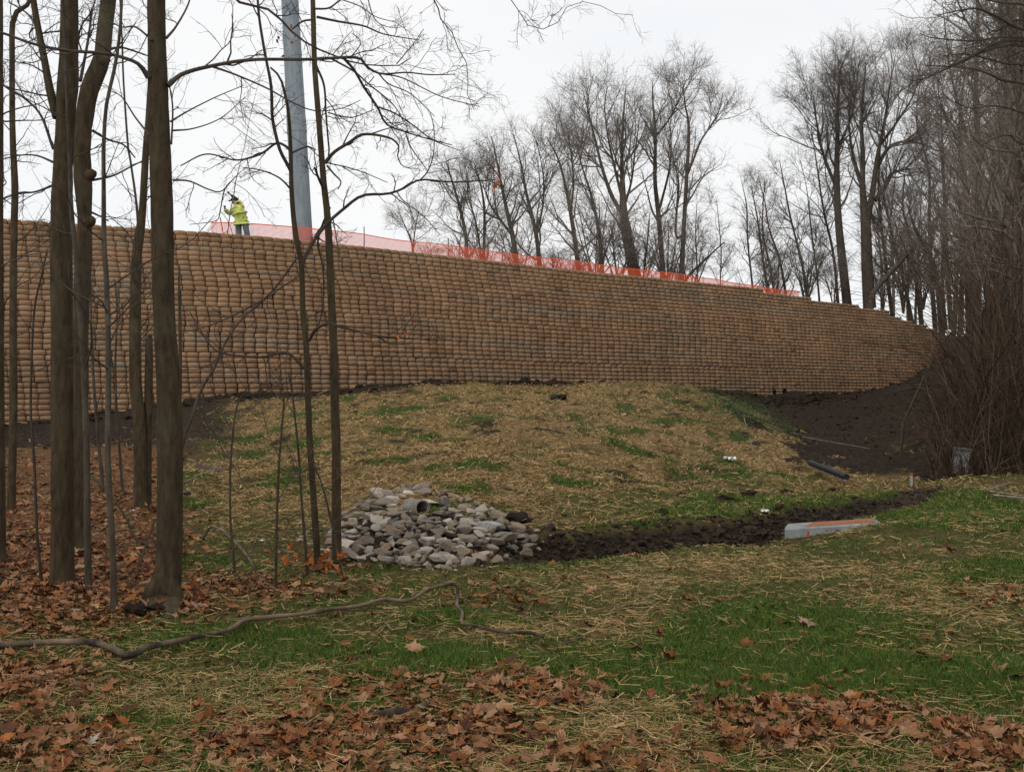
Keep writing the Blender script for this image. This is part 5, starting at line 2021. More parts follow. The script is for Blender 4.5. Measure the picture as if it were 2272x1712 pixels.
    br = [[(648, 384, 9), (636, 362, 8), (622, 335, 8), (612, 300, 8), (604, 259, 7.5), (603, 215, 7.5), (600, 180, 7), (592, 140, 6.5), (584, 97, 6.5), (574, 30, 6), (570, -40, 5)],
          [(670, 582, 9), (693, 540, 8), (724, 498, 7.5), (763, 463, 7), (804, 434, 6.5), (860, 430, 5.5), (895, 418, 5), (933, 399, 4.5), (1006, 404, 3.5), (1100, 399, 2.6)],
          [(686, 756, 8), (700, 731, 7), (728, 717, 6.5), (749, 724, 6), (797, 735, 5), (839, 745, 4), (965, 756, 2.4)],
          [(839, 745, 4), (867, 763, 3), (920, 763, 2)],
          [(675, 818, 7), (641, 784, 5.5), (610, 786, 5), (575, 792, 4.5), (502, 785, 4), (467, 766, 3), (420, 690, 2.2)],
          [(646, 335, 7), (630, 322, 6), (612, 318, 5.5), (585, 338, 5), (555, 350, 4.5), (519, 355, 4), (457, 342, 3.4), (400, 368, 2.6)],
          [(650, 425, 5), (620, 395, 3.6), (580, 378, 3), (540, 372, 2.4)],
          [(646, 340, 5), (680, 326, 4), (700, 332, 3)],
          [(668, 560, 5), (600, 650, 4), (537, 690, 3.4), (470, 720, 3), (420, 735, 2)],
          [(933, 399, 3.4), (950, 378, 3), (962, 340, 2.4), (963, 290, 2), (955, 250, 1.6)],
          [(880, 424, 3), (895, 445, 2.4), (940, 480, 2), (975, 520, 1.6)]]
    for k, pts in enumerate(br):
        p_, r_ = px_stem(pts, D, D + (.5 if k % 2 else -.4), 30)
        T.stem(p_, r_, 6, True)
        fine(T, p_, r_, 4.5 if k else 6, .42, -.01, levels=3)
    leaf_bits(T, np.array([at(1106, 388, D + .5), at(1104, 410, D + .5)]), 5, .05, M_oleaf, 'orange_leaf', 1, .04)
    leaf_bits(T, np.array([at(895, 744, D - .4), at(886, 757, D - .4)]), 3, .04, M_oleaf, 'orange_leaf', 2, .02)
    leaf_bits(T, np.array([at(624, 794, D - .4), at(617, 817, D - .4)]), 6, .04, M_oleaf, 'orange_leaf', 3, .03)
    T.done()
    # I: straighter slim trunk
    b = gz(747, 1250)
    D = b[1]
    T = Tree('tree', b, 'tall straight slim trunk right in front of the rock heap edge')
    P, R = px_stem([(748, 1262, 27), (747, 1230, 23), (746, 1100, 21), (746, 972, 20), (744, 937, 20), (740, 763, 18), (735, 658, 17), (730, 537, 16), (724, 450, 15), (719, 414, 14), (709, 288, 13), (702, 200, 12.5), (698, 144, 12), (694, 0, 11), (688, -250, 8)], D, D, 56)
    T.stem(P, R, 12, rough=.012)
    br = [[(721, 362, 9), (741, 338, 7.5), (774, 317, 7), (807, 298, 6.5), (864, 306, 5.5), (885, 325, 4), (882, 345, 3), (890, 365, 2.6), (905, 373, 2), (930, 374, 1.5)],
          [(702, 147, 6), (719, 190, 5), (723, 250, 4.5), (728, 310, 4), (730, 335, 4), (726, 362, 3.4)],
          [(726, 368, 5), (740, 385, 4), (756, 403, 3.4), (750, 420, 2.4)],
          [(703, 38, 6), (751, 48, 5), (807, 58, 4), (852, 76, 3), (922, 88, 2)],
          [(697, 20, 5), (730, 18, 4), (760, -2, 3.4), (800, -10, 3)],
          [(694, 44, 5), (671, 48, 4.4), (648, 65, 3.4)],
          [(720, 422, 7), (708, 398, 6), (698, 372, 4)],
          [(728, 362, 3), (765, 370, 2.6), (805, 382, 2.2), (860, 405, 1.6)],
          [(728, 250, 3.4), (760, 258, 3), (785, 260, 2.4), (830, 243, 1.8)],
          [(732, 460, 6), (715, 500, 5.5), (705, 540, 5), (716, 590, 4.5), (718, 660, 4), (710, 710, 3.4), (700, 735, 2.4)],
          [(738, 480, 3), (748, 540, 2.6), (752, 600, 2)],
          [(760, 0, 2.6), (800, 15, 2.4), (835, 38, 2), (880, 50, 1.5)],
          [(812, -20, 2.6), (830, 40, 2.2), (860, 60, 1.8), (900, 60, 1.4)],
          [(780, 125, 2.6), (799, 100, 2.2), (795, 85, 2), (780, 74, 1.6)], [(880, 142, 2.6), (915, 100, 2), (940, 65, 1.6)]]
    for k, pts in enumerate(br):
        p_, r_ = px_stem(pts, D, D + (.5 if k % 2 else -.3), 26)
        T.stem(p_, r_, 6, True)
        fine(T, p_, r_, 5.5, .38, -.03, levels=3)
    leaf_bits(T, np.array([at(648, 70, D), at(640, 95, D), at(636, 85, D)]), 9, .035, M_rleaf, 'brown_leaf', 4, .05)
    T.done()
    # J: limbs hanging in from a tree above the frame
    D = 10.2
    T = Tree('tree', gz(455, 1600) * [1, 1, 1], 'overhanging limbs crossing the top of the picture from a tree out of frame')
    T.root.location = T.base = np.array([at(560, -900, D)[0] - 1.2, 6.0, ground_h(-3.2, 6.0)])
    T.base = np.array([-3.6, 3.2, float(ground_h(-3.6, 3.2))])
    T.root.location = T.base
    t0 = T.base
    P = resample(np.array([t0 - (0, 0, .1), t0 + (.05, .1, 2.5), t0 + (.1, .3, 6.2), t0 + (.2, .5, 8.5)]), 24)
    T.stem(P, np.linspace(.16, .09, 24), 14)
    j0 = np.array([P[16], P[16] + (.2, 1.6, .9), at(470, -120, 8.2)])
    j1 = np.array([at(x, y, 9.0) for x, y in [(518, -4), (597, 22), (648, 71), (676, 93), (721, 116), (764, 131), (791, 141), (847, 146), (902, 143), (912, 128)]])
    pj = resample(np.r_[j0, j1], 60)
    rj = np.interp(np.linspace(0, 1, 60), [0, .35, .55, .8, 1], [.05, .022, .018, .011, .004])
    T.stem(pj, rj, 8, True)
    fine(T, pj[28:], rj[28:], 5, .42, -.02)
    for k, pts in enumerate([[(764, 131, 6.5), (786, 156, 6), (809, 196, 5.5), (837, 237, 5), (857, 275, 4.5), (897, 292, 3.4), (963, 312, 2.6), (1003, 322, 1.8)], [(837, 237, 4), (877, 252, 3.4), (915, 277, 3), (963, 312, 2.2), (1023, 335, 1.5)],
                             [(900, 295, 3), (912, 327, 2.6), (948, 378, 1.8)], [(808, 190, 3), (817, 186, 2.6), (830, 170, 2)]]):
        p_, r_ = px_stem(pts, 9.0, 9.4, 26)
        T.stem(p_, r_, 6, True)
        fine(T, p_, r_, 6, .36, -.04)
    # drooping branch tips at the top centre
    j0 = np.array([P[20], P[20] + (.8, 1.8, .6), at(820, -220, 7.6)])
    j1 = np.array([at(x, y, 8.0) for x, y in [(962, -4), (966, 20), (968, 32), (997, 63), (1012, 90), (1019, 114), (1041, 151), (1040, 172), (1030, 190), (1042, 220), (1052, 245)]])
    pj = resample(np.r_[j0, j1], 60)
    rj = np.interp(np.linspace(0, 1, 60), [0, .5, .75, .9, 1], [.04, .016, .011, .004, .002])
    T.stem(pj, rj, 8, True)
    fine(T, pj[38:], rj[38:], 6, .30, -.05)
    j0 = np.array([P[21], P[21] + (1.4, 1.8, .5), at(1040, -200, 7.4)])
    j1 = np.array([at(x, y, 7.8) for x, y in [(1132, -2), (1157, 30), (1168, 50), (1178, 66), (1200, 65), (1222, 64), (1238, 50), (1246, 32), (1262, 12), (1290, 4), (1330, 12), (1370, 32), (1405, 34)]])
    pj = resample(np.r_[j0, j1], 64)
    rj = np.interp(np.linspace(0, 1, 64), [0, .45, .62, .75, 1], [.04, .013, .010, .0045, .0018])
    T.stem(pj, rj, 8, True)
    fine(T, pj[40:], rj[40:], 6, .28, -.03)
    T.done()
    # small beech sprout with orange leaves
    b = gz(752, 1282)
    T = Tree('leafy_sprout', b, 'low beech sprout holding bright orange leaves in front of the slim trunks', 'sprout', bark=M_twig)
    D = b[1]
    P, R = px_stem([(752, 1284, 5), (745, 1262, 4.5), (728, 1250, 4), (700, 1240, 3.6), (668, 1228, 3), (645, 1212, 2.6), (636, 1198, 2)], D, D - .1, 24)
    T.stem(P, R, 6)
    pts = [(648, 1205), (640, 1220), (665, 1232), (680, 1230), (690, 1245), (712, 1240), (715, 1250), (730, 1255), (745, 1262), (752, 1228), (762, 1230), (755, 1290), (694, 1290), (636, 1242), (728, 1226), (760, 1275)]
    leaf_bits(T, np.array([at(x, y, D - .1) for x, y in pts]), 46, .046, M_oleaf, 'orange_leaf', 7, .018)
    T.done()
    b = gz(432, 1345)
    T = Tree('leafy_sprout', b, 'small rusty leaf sprout beside the pinkish boulder', 'sprout', bark=M_twig)
    P, R = px_stem([(432, 1347, 4), (430, 1300, 3), (425, 1275, 2)], b[1], b[1], 10)
    T.stem(P, R, 5)
    leaf_bits(T, P[3:], 9, .045, M_rleaf, 'brown_leaf', 8, .03)
    T.done()


near_trees()


def grow(T, stems, spread, n1=12, up=.10, t0=.30, n2=5, n3=5, n4=3, ang=36, wigs=.12, rt=.0056, fine_k=3):
    for P, R in stems:
        L = plen(P[None])[0]
        k1 = max(3, int(n1))
        a, ar, _ = spawn(P[None], R[None], k1, t0, .97, ang + 9, 13, spread * 1.06, 10, wigs, up * .8, .55, .09, .016, fade=.45)
        T.many(a, ar, 5)
        b, br, _ = spawn(a, ar, n2, .15, 1, 42, 12, spread * .50, 7, wigs * 1.3, up * .5, .6, .026, .008, fade=.4)
        T.many(b, br, 4)
        c, c_r, _ = spawn(b, br, n3, .12, 1, 44, 13, spread * .30, 5, .18, up * .4, .65, .0095, rt * .8, fade=.3)
        T.many(c, c_r, 3)
        if n4:
            d, dr, _ = spawn(c, c_r, n4, .15, 1, 42, 13, spread * .19, 3, .18, up * .4, .8, rt, rt * .6, fade=.2)
            T.many(d, dr, 3)


def far_stem(pts, D, n=18, floor=None):
    pts = [tuple(p) for p in pts]
    x0, y0, w0 = pts[0]
    z = PLAT if floor is None else floor
    yb = float(project(np.array([[0, D, z]]))[1][0])
    if yb > y0 + 6:
        pts = [(x0 + (x0 - pts[1][0]) * .15, yb + 8, w0 * 1.15)] + pts
    return px_stem(pts, D, D, n)


def V8(l):
    return [(800 + x / 2.381, y / 2.381, w_ / 2.381) for x, y, w_ in l]


def V7(l):
    return [(1500 + x / 2.137, y / 2.137, w_ / 2.137) for x, y, w_ in l]


def far_trees():
    grp = None
    spec = [
        # (D, stems, spread m, kwargs, label)
        (92, [V8([(275, 1330, 9), (250, 1230, 7), (200, 1120, 3)]), V8([(275, 1330, 8), (290, 1200, 6), (310, 1110, 3)])], 2.6, dict(n1=9, t0=.2), 'small lone round-crowned bare tree behind the fence right of the pole'),
        (82, [V8([(560, 1360, 22), (555, 1240, 19), (520, 1080, 15), (490, 980, 11), (455, 860, 5)])], 3.6, dict(n1=15, t0=.2), 'bare tree with a leaning trunk at the left end of the tree row'),
        (84, [V8([(650, 1370, 18), (655, 1150, 14), (640, 1000, 10), (600, 860, 5)]), V8([(640, 1370, 12), (610, 1180, 10), (570, 1040, 6), (560, 900, 3)])], 3.2, dict(n1=11, t0=.2), 'twin-stemmed bare tree second from the left of the row'),
        (80, [V8([(822, 1390, 30), (800, 1230, 25), (770, 1100, 19), (745, 980, 14), (720, 850, 9), (690, 720, 4)]), V8([(800, 1240, 18), (730, 1150, 13), (680, 1070, 9), (640, 950, 5)])], 3.6, dict(n1=14, t0=.25), 'forked dark bare tree with a snagged orange scrap before its crown'),
        (83, [V8([(945, 1390, 26), (920, 1200, 20), (880, 1040, 15), (850, 880, 10), (810, 710, 4)]), V8([(925, 1250, 13), (960, 1100, 10), (965, 930, 7), (930, 740, 3)])], 3.6, dict(n1=14, t0=.25), 'bare tree with steep fanned branches left of the row centre'),
        (78, [V8([(1150, 1420, 28), (1130, 1250, 24), (1105, 1100, 19), (1075, 950, 14), (1040, 830, 9), (980, 720, 4)]), V8([(1110, 1120, 13), (1125, 960, 10), (1110, 800, 7), (1090, 680, 3)])], 3.8, dict(n1=14, t0=.3), 'grey-trunked bare tree left of the thickest one in the row'),
        (86, [V8([(1275, 1400, 22), (1255, 1200, 18), (1215, 1020, 13), (1170, 880, 7), (1140, 760, 3)])], 3.6, dict(n1=16, t0=.2), 'thin bare tree tucked just left of the thickest in the row'),
        (76, [V8([(1450, 1470, 68), (1415, 1280, 56), (1390, 1130, 44), (1385, 1000, 30), (1380, 850, 20), (1385, 700, 12), (1400, 470, 4)]),
              V8([(1395, 1150, 26), (1330, 1040, 22), (1280, 900, 17), (1240, 740, 12), (1200, 580, 7), (1175, 480, 3)]), V8([(1385, 1060, 18), (1345, 900, 14), (1310, 740, 10), (1290, 580, 6), (1300, 480, 3)]), V8([(1390, 1100, 16), (1430, 960, 12), (1450, 800, 8), (1470, 660, 4)])], 3.8, dict(n1=13, t0=.25, ang=30, up=.14),
         'thickest many-limbed bare tree in the middle of the row'),
        (80, [V8([(1600, 1480, 30), (1575, 1150, 25), (1555, 950, 21), (1558, 700, 16), (1545, 560, 10), (1540, 415, 3)]), V8([(1560, 720, 12), (1630, 630, 10), (1690, 510, 6), (1720, 420, 3)]), V8([(1580, 1100, 14), (1630, 900, 11), (1640, 740, 7), (1620, 600, 3)])], 3.2, dict(n1=12, t0=.35, ang=34),
         'tall bare tree left of the tallest pair with forked top'),
        (79, [V8([(1695, 1480, 30), (1705, 1250, 24), (1722, 950, 20), (1735, 680, 14), (1715, 560, 9), (1700, 410, 3)]), V8([(1722, 930, 15), (1760, 840, 12), (1800, 740, 10), (1880, 620, 7), (1915, 490, 3)]), V8([(1705, 1240, 16), (1665, 1250, 14), (1672, 1080, 12), (1680, 960, 9), (1640, 800, 5)])], 3.2, dict(n1=12, t0=.35, ang=34),
         'tall bare tree at the right end of the row with spreading right limb'),
        (90, [V8([(1780, 1500, 9), (1775, 1350, 8), (1770, 1200, 5), (1778, 1080, 3)])], 2.4, dict(n1=16, t0=.15), 'small tree with clinging red leaves right of the row'),
        (92, [V8([(1900, 1500, 7), (1905, 1330, 6), (1890, 1150, 4), (1880, 1050, 2)])], 2.4, dict(n1=14, t0=.15), 'small slight bare tree in the gap right of the row'),
        (92, [V7([(362, 1360, 10), (340, 1150, 8), (335, 980, 6), (310, 860, 2)])], 2.6, dict(n1=14, t0=.15), 'left one of the thin trees in the gap'),
        (90, [V7([(432, 1380, 13), (405, 1180, 10), (385, 1030, 8), (355, 880, 3)])], 2.6, dict(n1=14, t0=.15), 'second of the thin trees in the gap'),
        (94, [V7([(465, 1390, 13), (440, 1240, 10), (410, 1080, 8), (420, 860, 3)])], 2.6, dict(n1=14, t0=.15), 'third of the thin trees in the gap'),
        (92, [V7([(520, 1400, 14), (490, 1230, 11), (440, 1080, 8), (420, 950, 5), (390, 840, 2)])], 2.6, dict(n1=14, t0=.15), 'right one of the thin trees in the gap, leaning left'),
        (88, [V7([(622, 1425, 16), (605, 1290, 14), (580, 1180, 11), (540, 1020, 9), (510, 860, 6), (490, 760, 2)])], 2.6, dict(n1=18, t0=.2), 'slender leaning tree dotted with brown leaves left of the big pair'),
        (90, [V7([(680, 1430, 11), (665, 1280, 9), (640, 1080, 7), (620, 900, 4), (590, 760, 2)])], 3.0, dict(n1=16, t0=.2), 'thin tree close left of the big pair'),
        (88, [V7([(768, 1440, 16), (745, 1200, 13), (700, 1000, 10), (670, 800, 7), (640, 600, 3)])], 3.4, dict(n1=18, t0=.25), 'mid-sized tree just left of the big pair'),
        (84, [V7([(812, 1450, 46), (790, 1250, 42), (770, 1050, 36), (762, 850, 30), (765, 650, 22), (768, 500, 14), (780, 330, 5)]), V7([(765, 900, 18), (700, 740, 14), (670, 600, 9), (650, 450, 4)]), V7([(768, 700, 14), (830, 560, 10), (850, 430, 6), (840, 320, 3)])], 4.0, dict(n1=18, t0=.3, ang=36, n4=5),
         'left trunk of the big pair at the end of the wall'),
        (83, [V7([(918, 1460, 64), (905, 1250, 55), (900, 1080, 50), (885, 900, 30), (885, 720, 22), (880, 560, 14), (900, 300, 5)]), V7([(902, 1060, 34), (930, 920, 28), (955, 740, 20), (985, 600, 14), (1010, 430, 8), (1040, 260, 3)]), V7([(945, 950, 22), (1000, 870, 18), (1030, 820, 14), (1110, 800, 8)]),
              V7([(950, 800, 20), (1010, 700, 16), (1100, 670, 12), (1190, 690, 7)]), V7([(890, 900, 18), (840, 740, 14), (820, 560, 9), (850, 330, 4)]), V7([(960, 700, 14), (1060, 560, 11), (1130, 440, 7), (1160, 290, 3)])], 3.9, dict(n1=16, t0=.3, ang=36, up=.11, n4=5),
         'great many-limbed right trunk of the big pair with domed crown'),
        (86, [V7([(1030, 1530, 22), (1000, 1300, 18), (975, 1080, 14), (960, 880, 9), (970, 700, 4)])], 3.2, dict(n1=16, t0=.25), 'thin straight tree just right of the big pair'),
        (84, [V7([(1122, 1540, 20), (1090, 1380, 17), (1040, 1180, 14), (1000, 1000, 10), (960, 850, 5)])], 3.0, dict(n1=16, t0=.3), 'left-leaning tree right of the big pair'),
        (82, [V7([(1165, 1550, 22), (1140, 1350, 18), (1110, 1130, 14), (1075, 980, 10), (1085, 820, 5)])], 3.0, dict(n1=16, t0=.3), 'crooked slim tree above the stepped end of the wall'),
        (78, [V7([(1260, 1580, 30), (1235, 1320, 25), (1190, 1180, 21), (1135, 1090, 14), (1100, 980, 6)])], 3.0, dict(n1=14, t0=.3), 'dark tree bending left above the low end of the wall'),
        (72, [V7([(1395, 1560, 36), (1385, 1250, 31), (1375, 920, 27), (1345, 640, 20), (1355, 480, 11), (1370, 330, 4)]), V7([(1345, 680, 14), (1290, 590, 10), (1250, 470, 5), (1240, 380, 2)])], 3.6, dict(n1=18, t0=.25), 'tall dark forked tree at the edge of the right wood'),
        (74, [V7([(1305, 1560, 26), (1285, 1250, 21), (1275, 1000, 17), (1265, 750, 12), (1255, 500, 5)])], 3.4, dict(n1=18, t0=.3), 'straight tall tree left of the forked one at the right wood edge'),
    ]
    for i, (D, stems, spread, kw, lab) in enumerate(spec):
        st = [far_stem(stems[0], D)] + [px_stem(q, D, D + (1.2 if j % 2 else -1.2), 14) for j, q in enumerate(stems[1:])]
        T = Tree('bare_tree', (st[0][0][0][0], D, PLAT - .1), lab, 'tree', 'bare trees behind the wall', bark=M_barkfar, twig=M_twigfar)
        for j, (P, R) in enumerate(st):
            T.stem(P, np.maximum(R, .02), 10 if j == 0 else 7)
        grow(T, st, spread, **kw)
        if 'red leaves' in lab or 'brown leaves' in lab:
            P = st[0][0]
            r = np.random.default_rng(i)
            n = 90
            mid = P[6:14] if 'red' in lab else P[4:14]
            c = mid[r.integers(0, len(mid), n)] + r.normal(0, 1, (n, 3)) * np.array([1.2, 1.2, .35])
            v = LEAFV[r.integers(0, 12, n)] * .11
            W = v + c[:, None] - T.base
            Q = LEAFQ[None] + (np.arange(n) * (NL + 1))[:, None, None]
            tag(obj('dry_foliage', make_mesh('dry_foliage', W.reshape(-1, 3), Q.reshape(-1, 3), mat=M_rleaf), T.root), kind='stuff')
        T.done()
    # dead leaning trunks
    for pts, D, lab in ((V8([(1712, 1490, 14), (1800, 1390, 11), (1920, 1280, 7)]), 77, 'dead trunk leaning right at the right end of the tree row'),
                        (V7([(935, 1390, 26), (1020, 1290, 22), (1130, 1170, 16)]), 80, 'dead trunk leaning right out from the big pair')):
        P, R = far_stem(pts, D, 14)
        T = Tree('dead_tree', (P[0][0], D, PLAT - .1), lab, 'dead tree', bark=M_barkfar)
        T.stem(P, R, 8)
        T.done()
    # shrubs: low multi-stem bushes behind the fence, copies of three
    protos = []
    for v in range(3):
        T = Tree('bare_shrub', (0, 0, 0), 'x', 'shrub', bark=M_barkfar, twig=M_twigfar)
        st = []
        for q in range(5):
            a = q * 1.26 + v
            P = resample(np.array([(0, 0, -.2), (.25 * math.cos(a), .25 * math.sin(a), 1.2), (.8 * math.cos(a), .8 * math.sin(a), 2.8), (1.2 * math.cos(a), 1.2 * math.sin(a), 4.2)]), 12)
            st.append((P, np.linspace(.06, .015, 12)))
            T.stem(P, st[-1][1], 6)
        grow(T, st, 1.7, n1=8, t0=.15, n2=4, n3=4, n4=2)
        protos.append(T.done())
    r = np.random.default_rng(31)
    spots = [(905, 88), (985, 80), (1065, 76), (1150, 74), (1210, 80), (1262, 76), (1320, 72), (1372, 73), (1425, 74), (1480, 76), (1535, 80), (1720, 86), (1790, 84), (1850, 82), (1960, 84), (2005, 82), (2050, 80), (2090, 78)]
    words = ['first', 'second', 'third', 'fourth', 'fifth', 'sixth', 'seventh', 'eighth', 'ninth', 'tenth', 'eleventh', 'twelfth', 'thirteenth', 'fourteenth', 'fifteenth', 'sixteenth', 'seventeenth', 'eighteenth']
    for i, (px, D) in enumerate(spots):
        src = protos[i % 3]
        if i < 3:
            o = src
        else:
            o = src.copy()
            COL.objects.link(o)
            for ch in src.children:
                c = ch.copy()
                COL.objects.link(c)
                c.parent = o
        o.location = ((px - 1136) / F_PX * D, D, PLAT - .05)
        o.rotation_euler = (0, 0, r.uniform(0, 6.28))
        s_ = r.uniform(.8, 1.35)
        o.scale = (s_, s_, s_ * r.uniform(.8, 1.1))
        tag(o, f'low bare shrub behind the fence line, {words[i]} from the left', 'shrub', 'low shrubs behind the fence')


far_trees()


def right_wood():
    # slender wood trees, copies of five; many stand in the dense wood on the right-hand bank
    protos = []
    for v in range(5):
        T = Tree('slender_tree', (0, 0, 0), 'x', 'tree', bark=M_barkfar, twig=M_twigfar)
        r = np.random.default_rng(50 + v)
        Hh = 15 + 2.0 * v
        ks = np.linspace(0, 1, 6)
        P = np.c_[r.normal(0, .35, 6) * ks, r.normal(0, .35, 6) * ks, ks * Hh - .3]
        P = resample(P, 20)
        R = np.linspace(.15 + .02 * v, .02, 20)
        T.stem(P, R, 8)
        grow(T, [(P, R)], 3.1, n1=26, t0=.22, n2=5, n3=4, n4=2, up=.09, ang=42)
        protos.append(T.done())
    r = np.random.default_rng(8)
    first = [True] * 5
    n = 0
    spots = []
    for row, (D0, D1, x0, x1, cnt) in enumerate([(86, 112, 1950, 2330, 16), (64, 84, 2105, 2340, 11), (44, 62, 2165, 2380, 8), (29, 43, 2190, 2400, 6)]):
        for i in range(cnt):
            px = x0 + (x1 - x0) * (i + r.uniform(.1, .9)) / cnt
            spots.append((px, r.uniform(D0, D1), row))
    zone = ['far back of the dense right wood', 'middle of the dense right wood', 'front of the dense right wood', 'near bank at the right edge']
    cntr = {}
    for i, (px, D, row) in enumerate(spots):
        v = int(r.integers(0, 5))
        src = protos[v]
        if first[v]:
            o = src
            first[v] = False
        else:
            o = src.copy()
            COL.objects.link(o)
            for ch in src.children:
                c = ch.copy()
                COL.objects.link(c)
                c.parent = o
        X = (px - 1136) / F_PX * D
        z = float(ground_h(X, D))
        if side_of_wall(X, D) > 0:
            z = max(z, PLAT - .6)
        o.location = (X, D, z - .1)
        o.rotation_euler = (r.normal(0, .03), r.normal(-.02, .04), r.uniform(0, 6.28))
        s_ = r.uniform(.75, 1.1) * (.9 if row == 3 else 1)
        o.scale = (s_, s_, s_)
        cntr[row] = cntr.get(row, 0) + 1
        nth = ['first', 'second', 'third', 'fourth', 'fifth', 'sixth', 'seventh', 'eighth', 'ninth', 'tenth', 'eleventh', 'twelfth', 'thirteenth', 'fourteenth', 'fifteenth', 'sixteenth', 'seventeenth', 'eighteenth', 'nineteenth', 'twentieth'][cntr[row] - 1]
        tag(o, f'slender bare tree, {nth} from the left in the {zone[row]}', 'tree', 'slender trees of the right wood')
    # tangled brown brush and vines on the bank: uncountable
    n = 9500
    px = np.where(r.random(n) < .62, r.uniform(2050, 2300, n), r.uniform(2260, 2520, n))
    D = np.exp(r.uniform(math.log(21.5), math.log(66), n))
    X = (px - 1136) / F_PX * D
    ok = (px > 2065 - (D - 22) * 1.0) | (r.random(n) < .10)
    X, D, px = X[ok], D[ok], px[ok]
    n = len(X)
    Z = ground_h(X, D)
    hgt = r.gamma(2.2, 1.7, n).clip(.3, 9) * np.clip((px - 2030) / 170, .08, 1) ** 1.3 * np.where(r.random(n) < .45, .3, 1)
    m = 7
    P = np.zeros((n, m, 3))
    P[:, 0] = np.c_[X, D, Z - .05]
    d = norm(np.c_[r.normal(0, .20, (n, 2)), np.ones(n)])
    wild = r.random(n) < .3
    d = np.where(wild[:, None], norm(r.normal(0, 1, (n, 3)) + (0, 0, .7)), d)
    hgt = np.where(wild, hgt * .5, hgt)
    bend = np.c_[r.normal(.03, .07, n), r.normal(0, .07, n), r.normal(-.05, .07, n)]
    for q in range(1, m):
        d = norm(d + bend + r.normal(0, .10, (n, 3)))
        P[:, q] = P[:, q - 1] + d * (hgt / (m - 1))[:, None]
    R = np.linspace(1, .35, m)[None] * (r.uniform(.006, .014, n) * (.6 + D / 60))[:, None]
    V, Q = tubes(P, R, 3)
    sub, sr, _ = spawn(P, R, 3, .3, 1, 45, 15, hgt * .30, 4, .2, -.02, .7, .012, .006)
    V2, Q2 = tubes(sub, sr, 3)
    c = np.array([.070, .050, .036]) * r.uniform(.35, 1.6, (n, 1)) + np.array([.03, .012, .004]) * (r.random((n, 1)) < .2)
    C = np.concatenate([np.repeat(c, m * 3, 0), np.repeat(np.repeat(c, 3, 0), 4 * 3, 0)])
    me = make_mesh('brush', np.concatenate([V, V2]), np.concatenate([Q, Q2 + len(V)]), mat=M_brush, col=C)
    tag(obj('brush', me), 'tangled brown brush and vines covering the right-hand bank', 'brush', None, 'stuff')
    # a leaning pale stem in front of the wall end
    for pts, D, lab in (([(2010, 925, 7), (2040, 860, 6), (2060, 815, 5), (2100, 750, 4), (2140, 715, 3), (2180, 700, 2)], 34, 'pale bare stem leaning right across the end of the wall'),
                        ([(2230, 1030, 12), (2226, 900, 10), (2229, 800, 9), (2225, 660, 6)], 27, 'upright pale vine-wrapped stem at the right edge')):
        b = ground_pt(pts[0][0], pts[0][1] + 30)
        P, R = px_stem([(pts[0][0] - 12, pts[0][1] + 25, pts[0][2])] + pts, D, D, 24)
        P[0, 2] = ground_h(P[0, 0], P[0, 1]) - .05
        T = Tree('leaning_sapling', P[0], lab, 'sapling', bark=M_barkg)
        T.stem(P, R, 6)
        a, ar, _ = spawn(P[None], R[None], 8, .4, 1, 50, 12, 1.2, 7, .15, .02, .5, .012, .004)
        T.many(a, ar, 4)
        T.done()
    # tree out of frame at right whose limbs hang into the top right corner
    D = 20.0
    X = (2480 - 1136) / F_PX * D
    b = np.array([X, D, float(ground_h(X, D))])
    T = Tree('tree', b - (0, 0, .1), 'overhanging limbs reaching into the top right corner', 'tree')
    P = resample(np.array([b - (0, 0, .2), b + (.1, 0, 3), b + (.0, .1, 7), b + (.2, 0, 11)]), 24)
    R = np.linspace(.24, .08, 24)
    T.stem(P, R, 12)
    limbs = [[(2272, 65, 8), (2224, 43, 7), (2188, 26, 6), (2164, 19, 5), (2116, 26, 3), (2080, 34, 2)],
             [(2272, 91, 7), (2212, 96, 6), (2164, 120, 5), (2116, 144, 4.5), (2056, 173, 4), (2020, 180, 2.4)],
             [(2272, 103, 6), (2236, 101, 5.5), (2188, 113, 5), (2128, 142, 3.4), (2070, 165, 2)],
             [(2272, 144, 6), (2236, 142, 5), (2188, 130, 4), (2140, 120, 3), (2090, 125, 2)],
             [(2272, 185, 7), (2224, 178, 6), (2200, 166, 5), (2164, 154, 4), (2110, 148, 3), (2056, 146, 2)],
             [(2272, 84, 5), (2212, 84, 4), (2152, 91, 3.4), (2068, 84, 2.4), (2042, 74, 1.6)],
             [(2272, 10, 6), (2240, 8, 5), (2190, 0, 4), (2150, -12, 3)], [(2272, 45, 5), (2235, 55, 4), (2205, 70, 3), (2180, 50, 2)],
             [(2272, 250, 6), (2240, 240, 5), (2200, 235, 4), (2150, 240, 3), (2120, 225, 2)], [(2272, 320, 5), (2240, 300, 4), (2200, 310, 3), (2170, 330, 2)]]
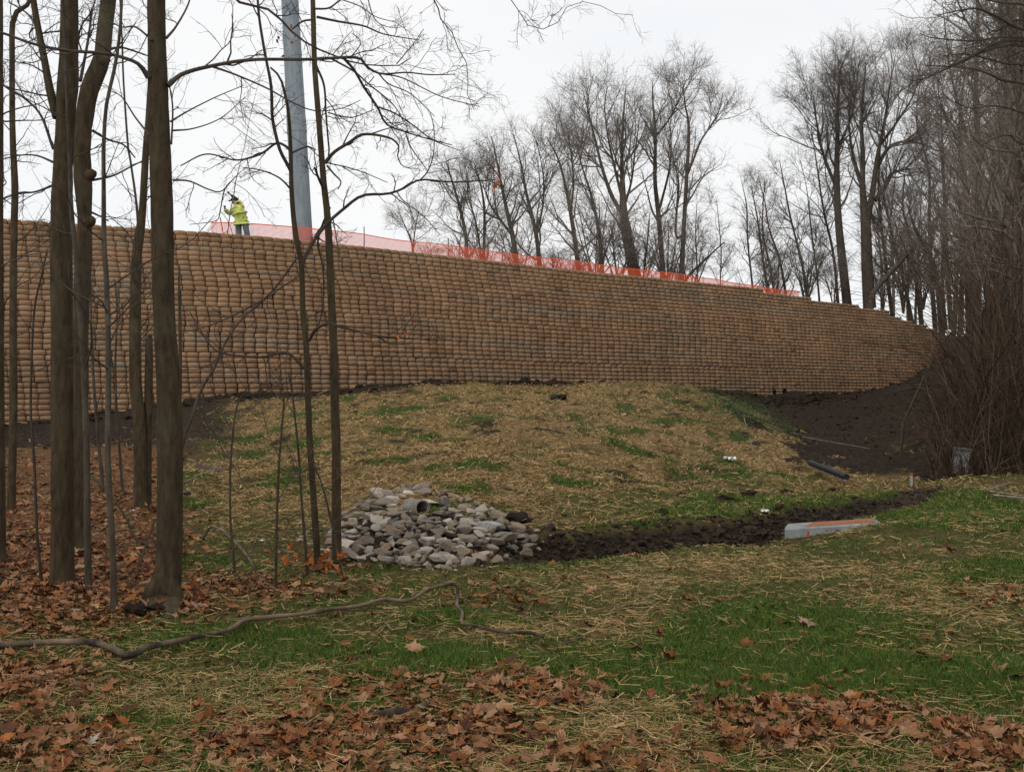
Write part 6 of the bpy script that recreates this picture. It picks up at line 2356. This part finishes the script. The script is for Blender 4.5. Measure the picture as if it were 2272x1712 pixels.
    for k, pts in enumerate(limbs):
        j = 14 + k % 6
        p_, r_ = px_stem([(2430, pts[0][1] + 30, pts[0][2] * 1.6)] + pts, D - .1, D - 1.5 + .4 * (k % 4), 30)
        p_ = np.r_[[P[j]], p_]
        r_ = np.r_[[r_[0] * 1.2], r_]
        T.stem(p_, r_, 6, True)
        fine(T, p_[8:], r_[8:], 5.5, .85, .02)
    T.done()


right_wood()


def weeds():
    r = np.random.default_rng(77)
    n = 5200
    px = np.r_[r.normal(1635, 45, n // 2), r.uniform(1480, 1760, n - n // 2)]
    py = np.r_[r.normal(905, 28, n // 2), 0 * np.arange(n - n // 2)]
    py[n // 2:] = np.interp(px[n // 2:], [1480, 1640, 1760], [868, 905, 965]) + r.normal(0, 14, n - n // 2)
    X, Y = [], []
    gp = {}
    V = []
    Ds = np.exp(np.linspace(math.log(24), math.log(62), 90))
    PX = np.linspace(1450, 1790, 35)
    grid = np.stack(np.meshgrid(PX, Ds), -1).reshape(-1, 2)
    gx = (grid[:, 0] - 1136) / F_PX * grid[:, 1]
    gh = ground_h(gx, grid[:, 1])
    _, gy = project(np.c_[gx, grid[:, 1], gh])
    gy = gy.reshape(90, 35)
    out = []
    for a, b in zip(px, py):
        j = int(np.clip((a - 1450) / 340 * 34, 0, 34))
        col = gy[:, j]
        k = np.nonzero(col <= b)[0]
        if len(k):
            D = Ds[k[0]]
            out.append(((a - 1136) / F_PX * D, D))
    out = np.array(out)
    out += r.normal(0, .25, out.shape)
    Z = ground_h(out[:, 0], out[:, 1])
    n = len(out)
    s = r.uniform(.03, .085, n)
    v = LEAFV[r.integers(0, 12, n)] * s[:, None, None]
    W = v + np.c_[out, Z + r.gamma(2, .07, n)][:, None]
    Q = LEAFQ[None] + (np.arange(n) * (NL + 1))[:, None, None]
    tag(obj('weeds', make_mesh('weeds', W.reshape(-1, 3), Q.reshape(-1, 3), mat=M_green)), 'low green weeds along the ridge above the dark cut bank', 'weeds', None, 'stuff')


weeds()
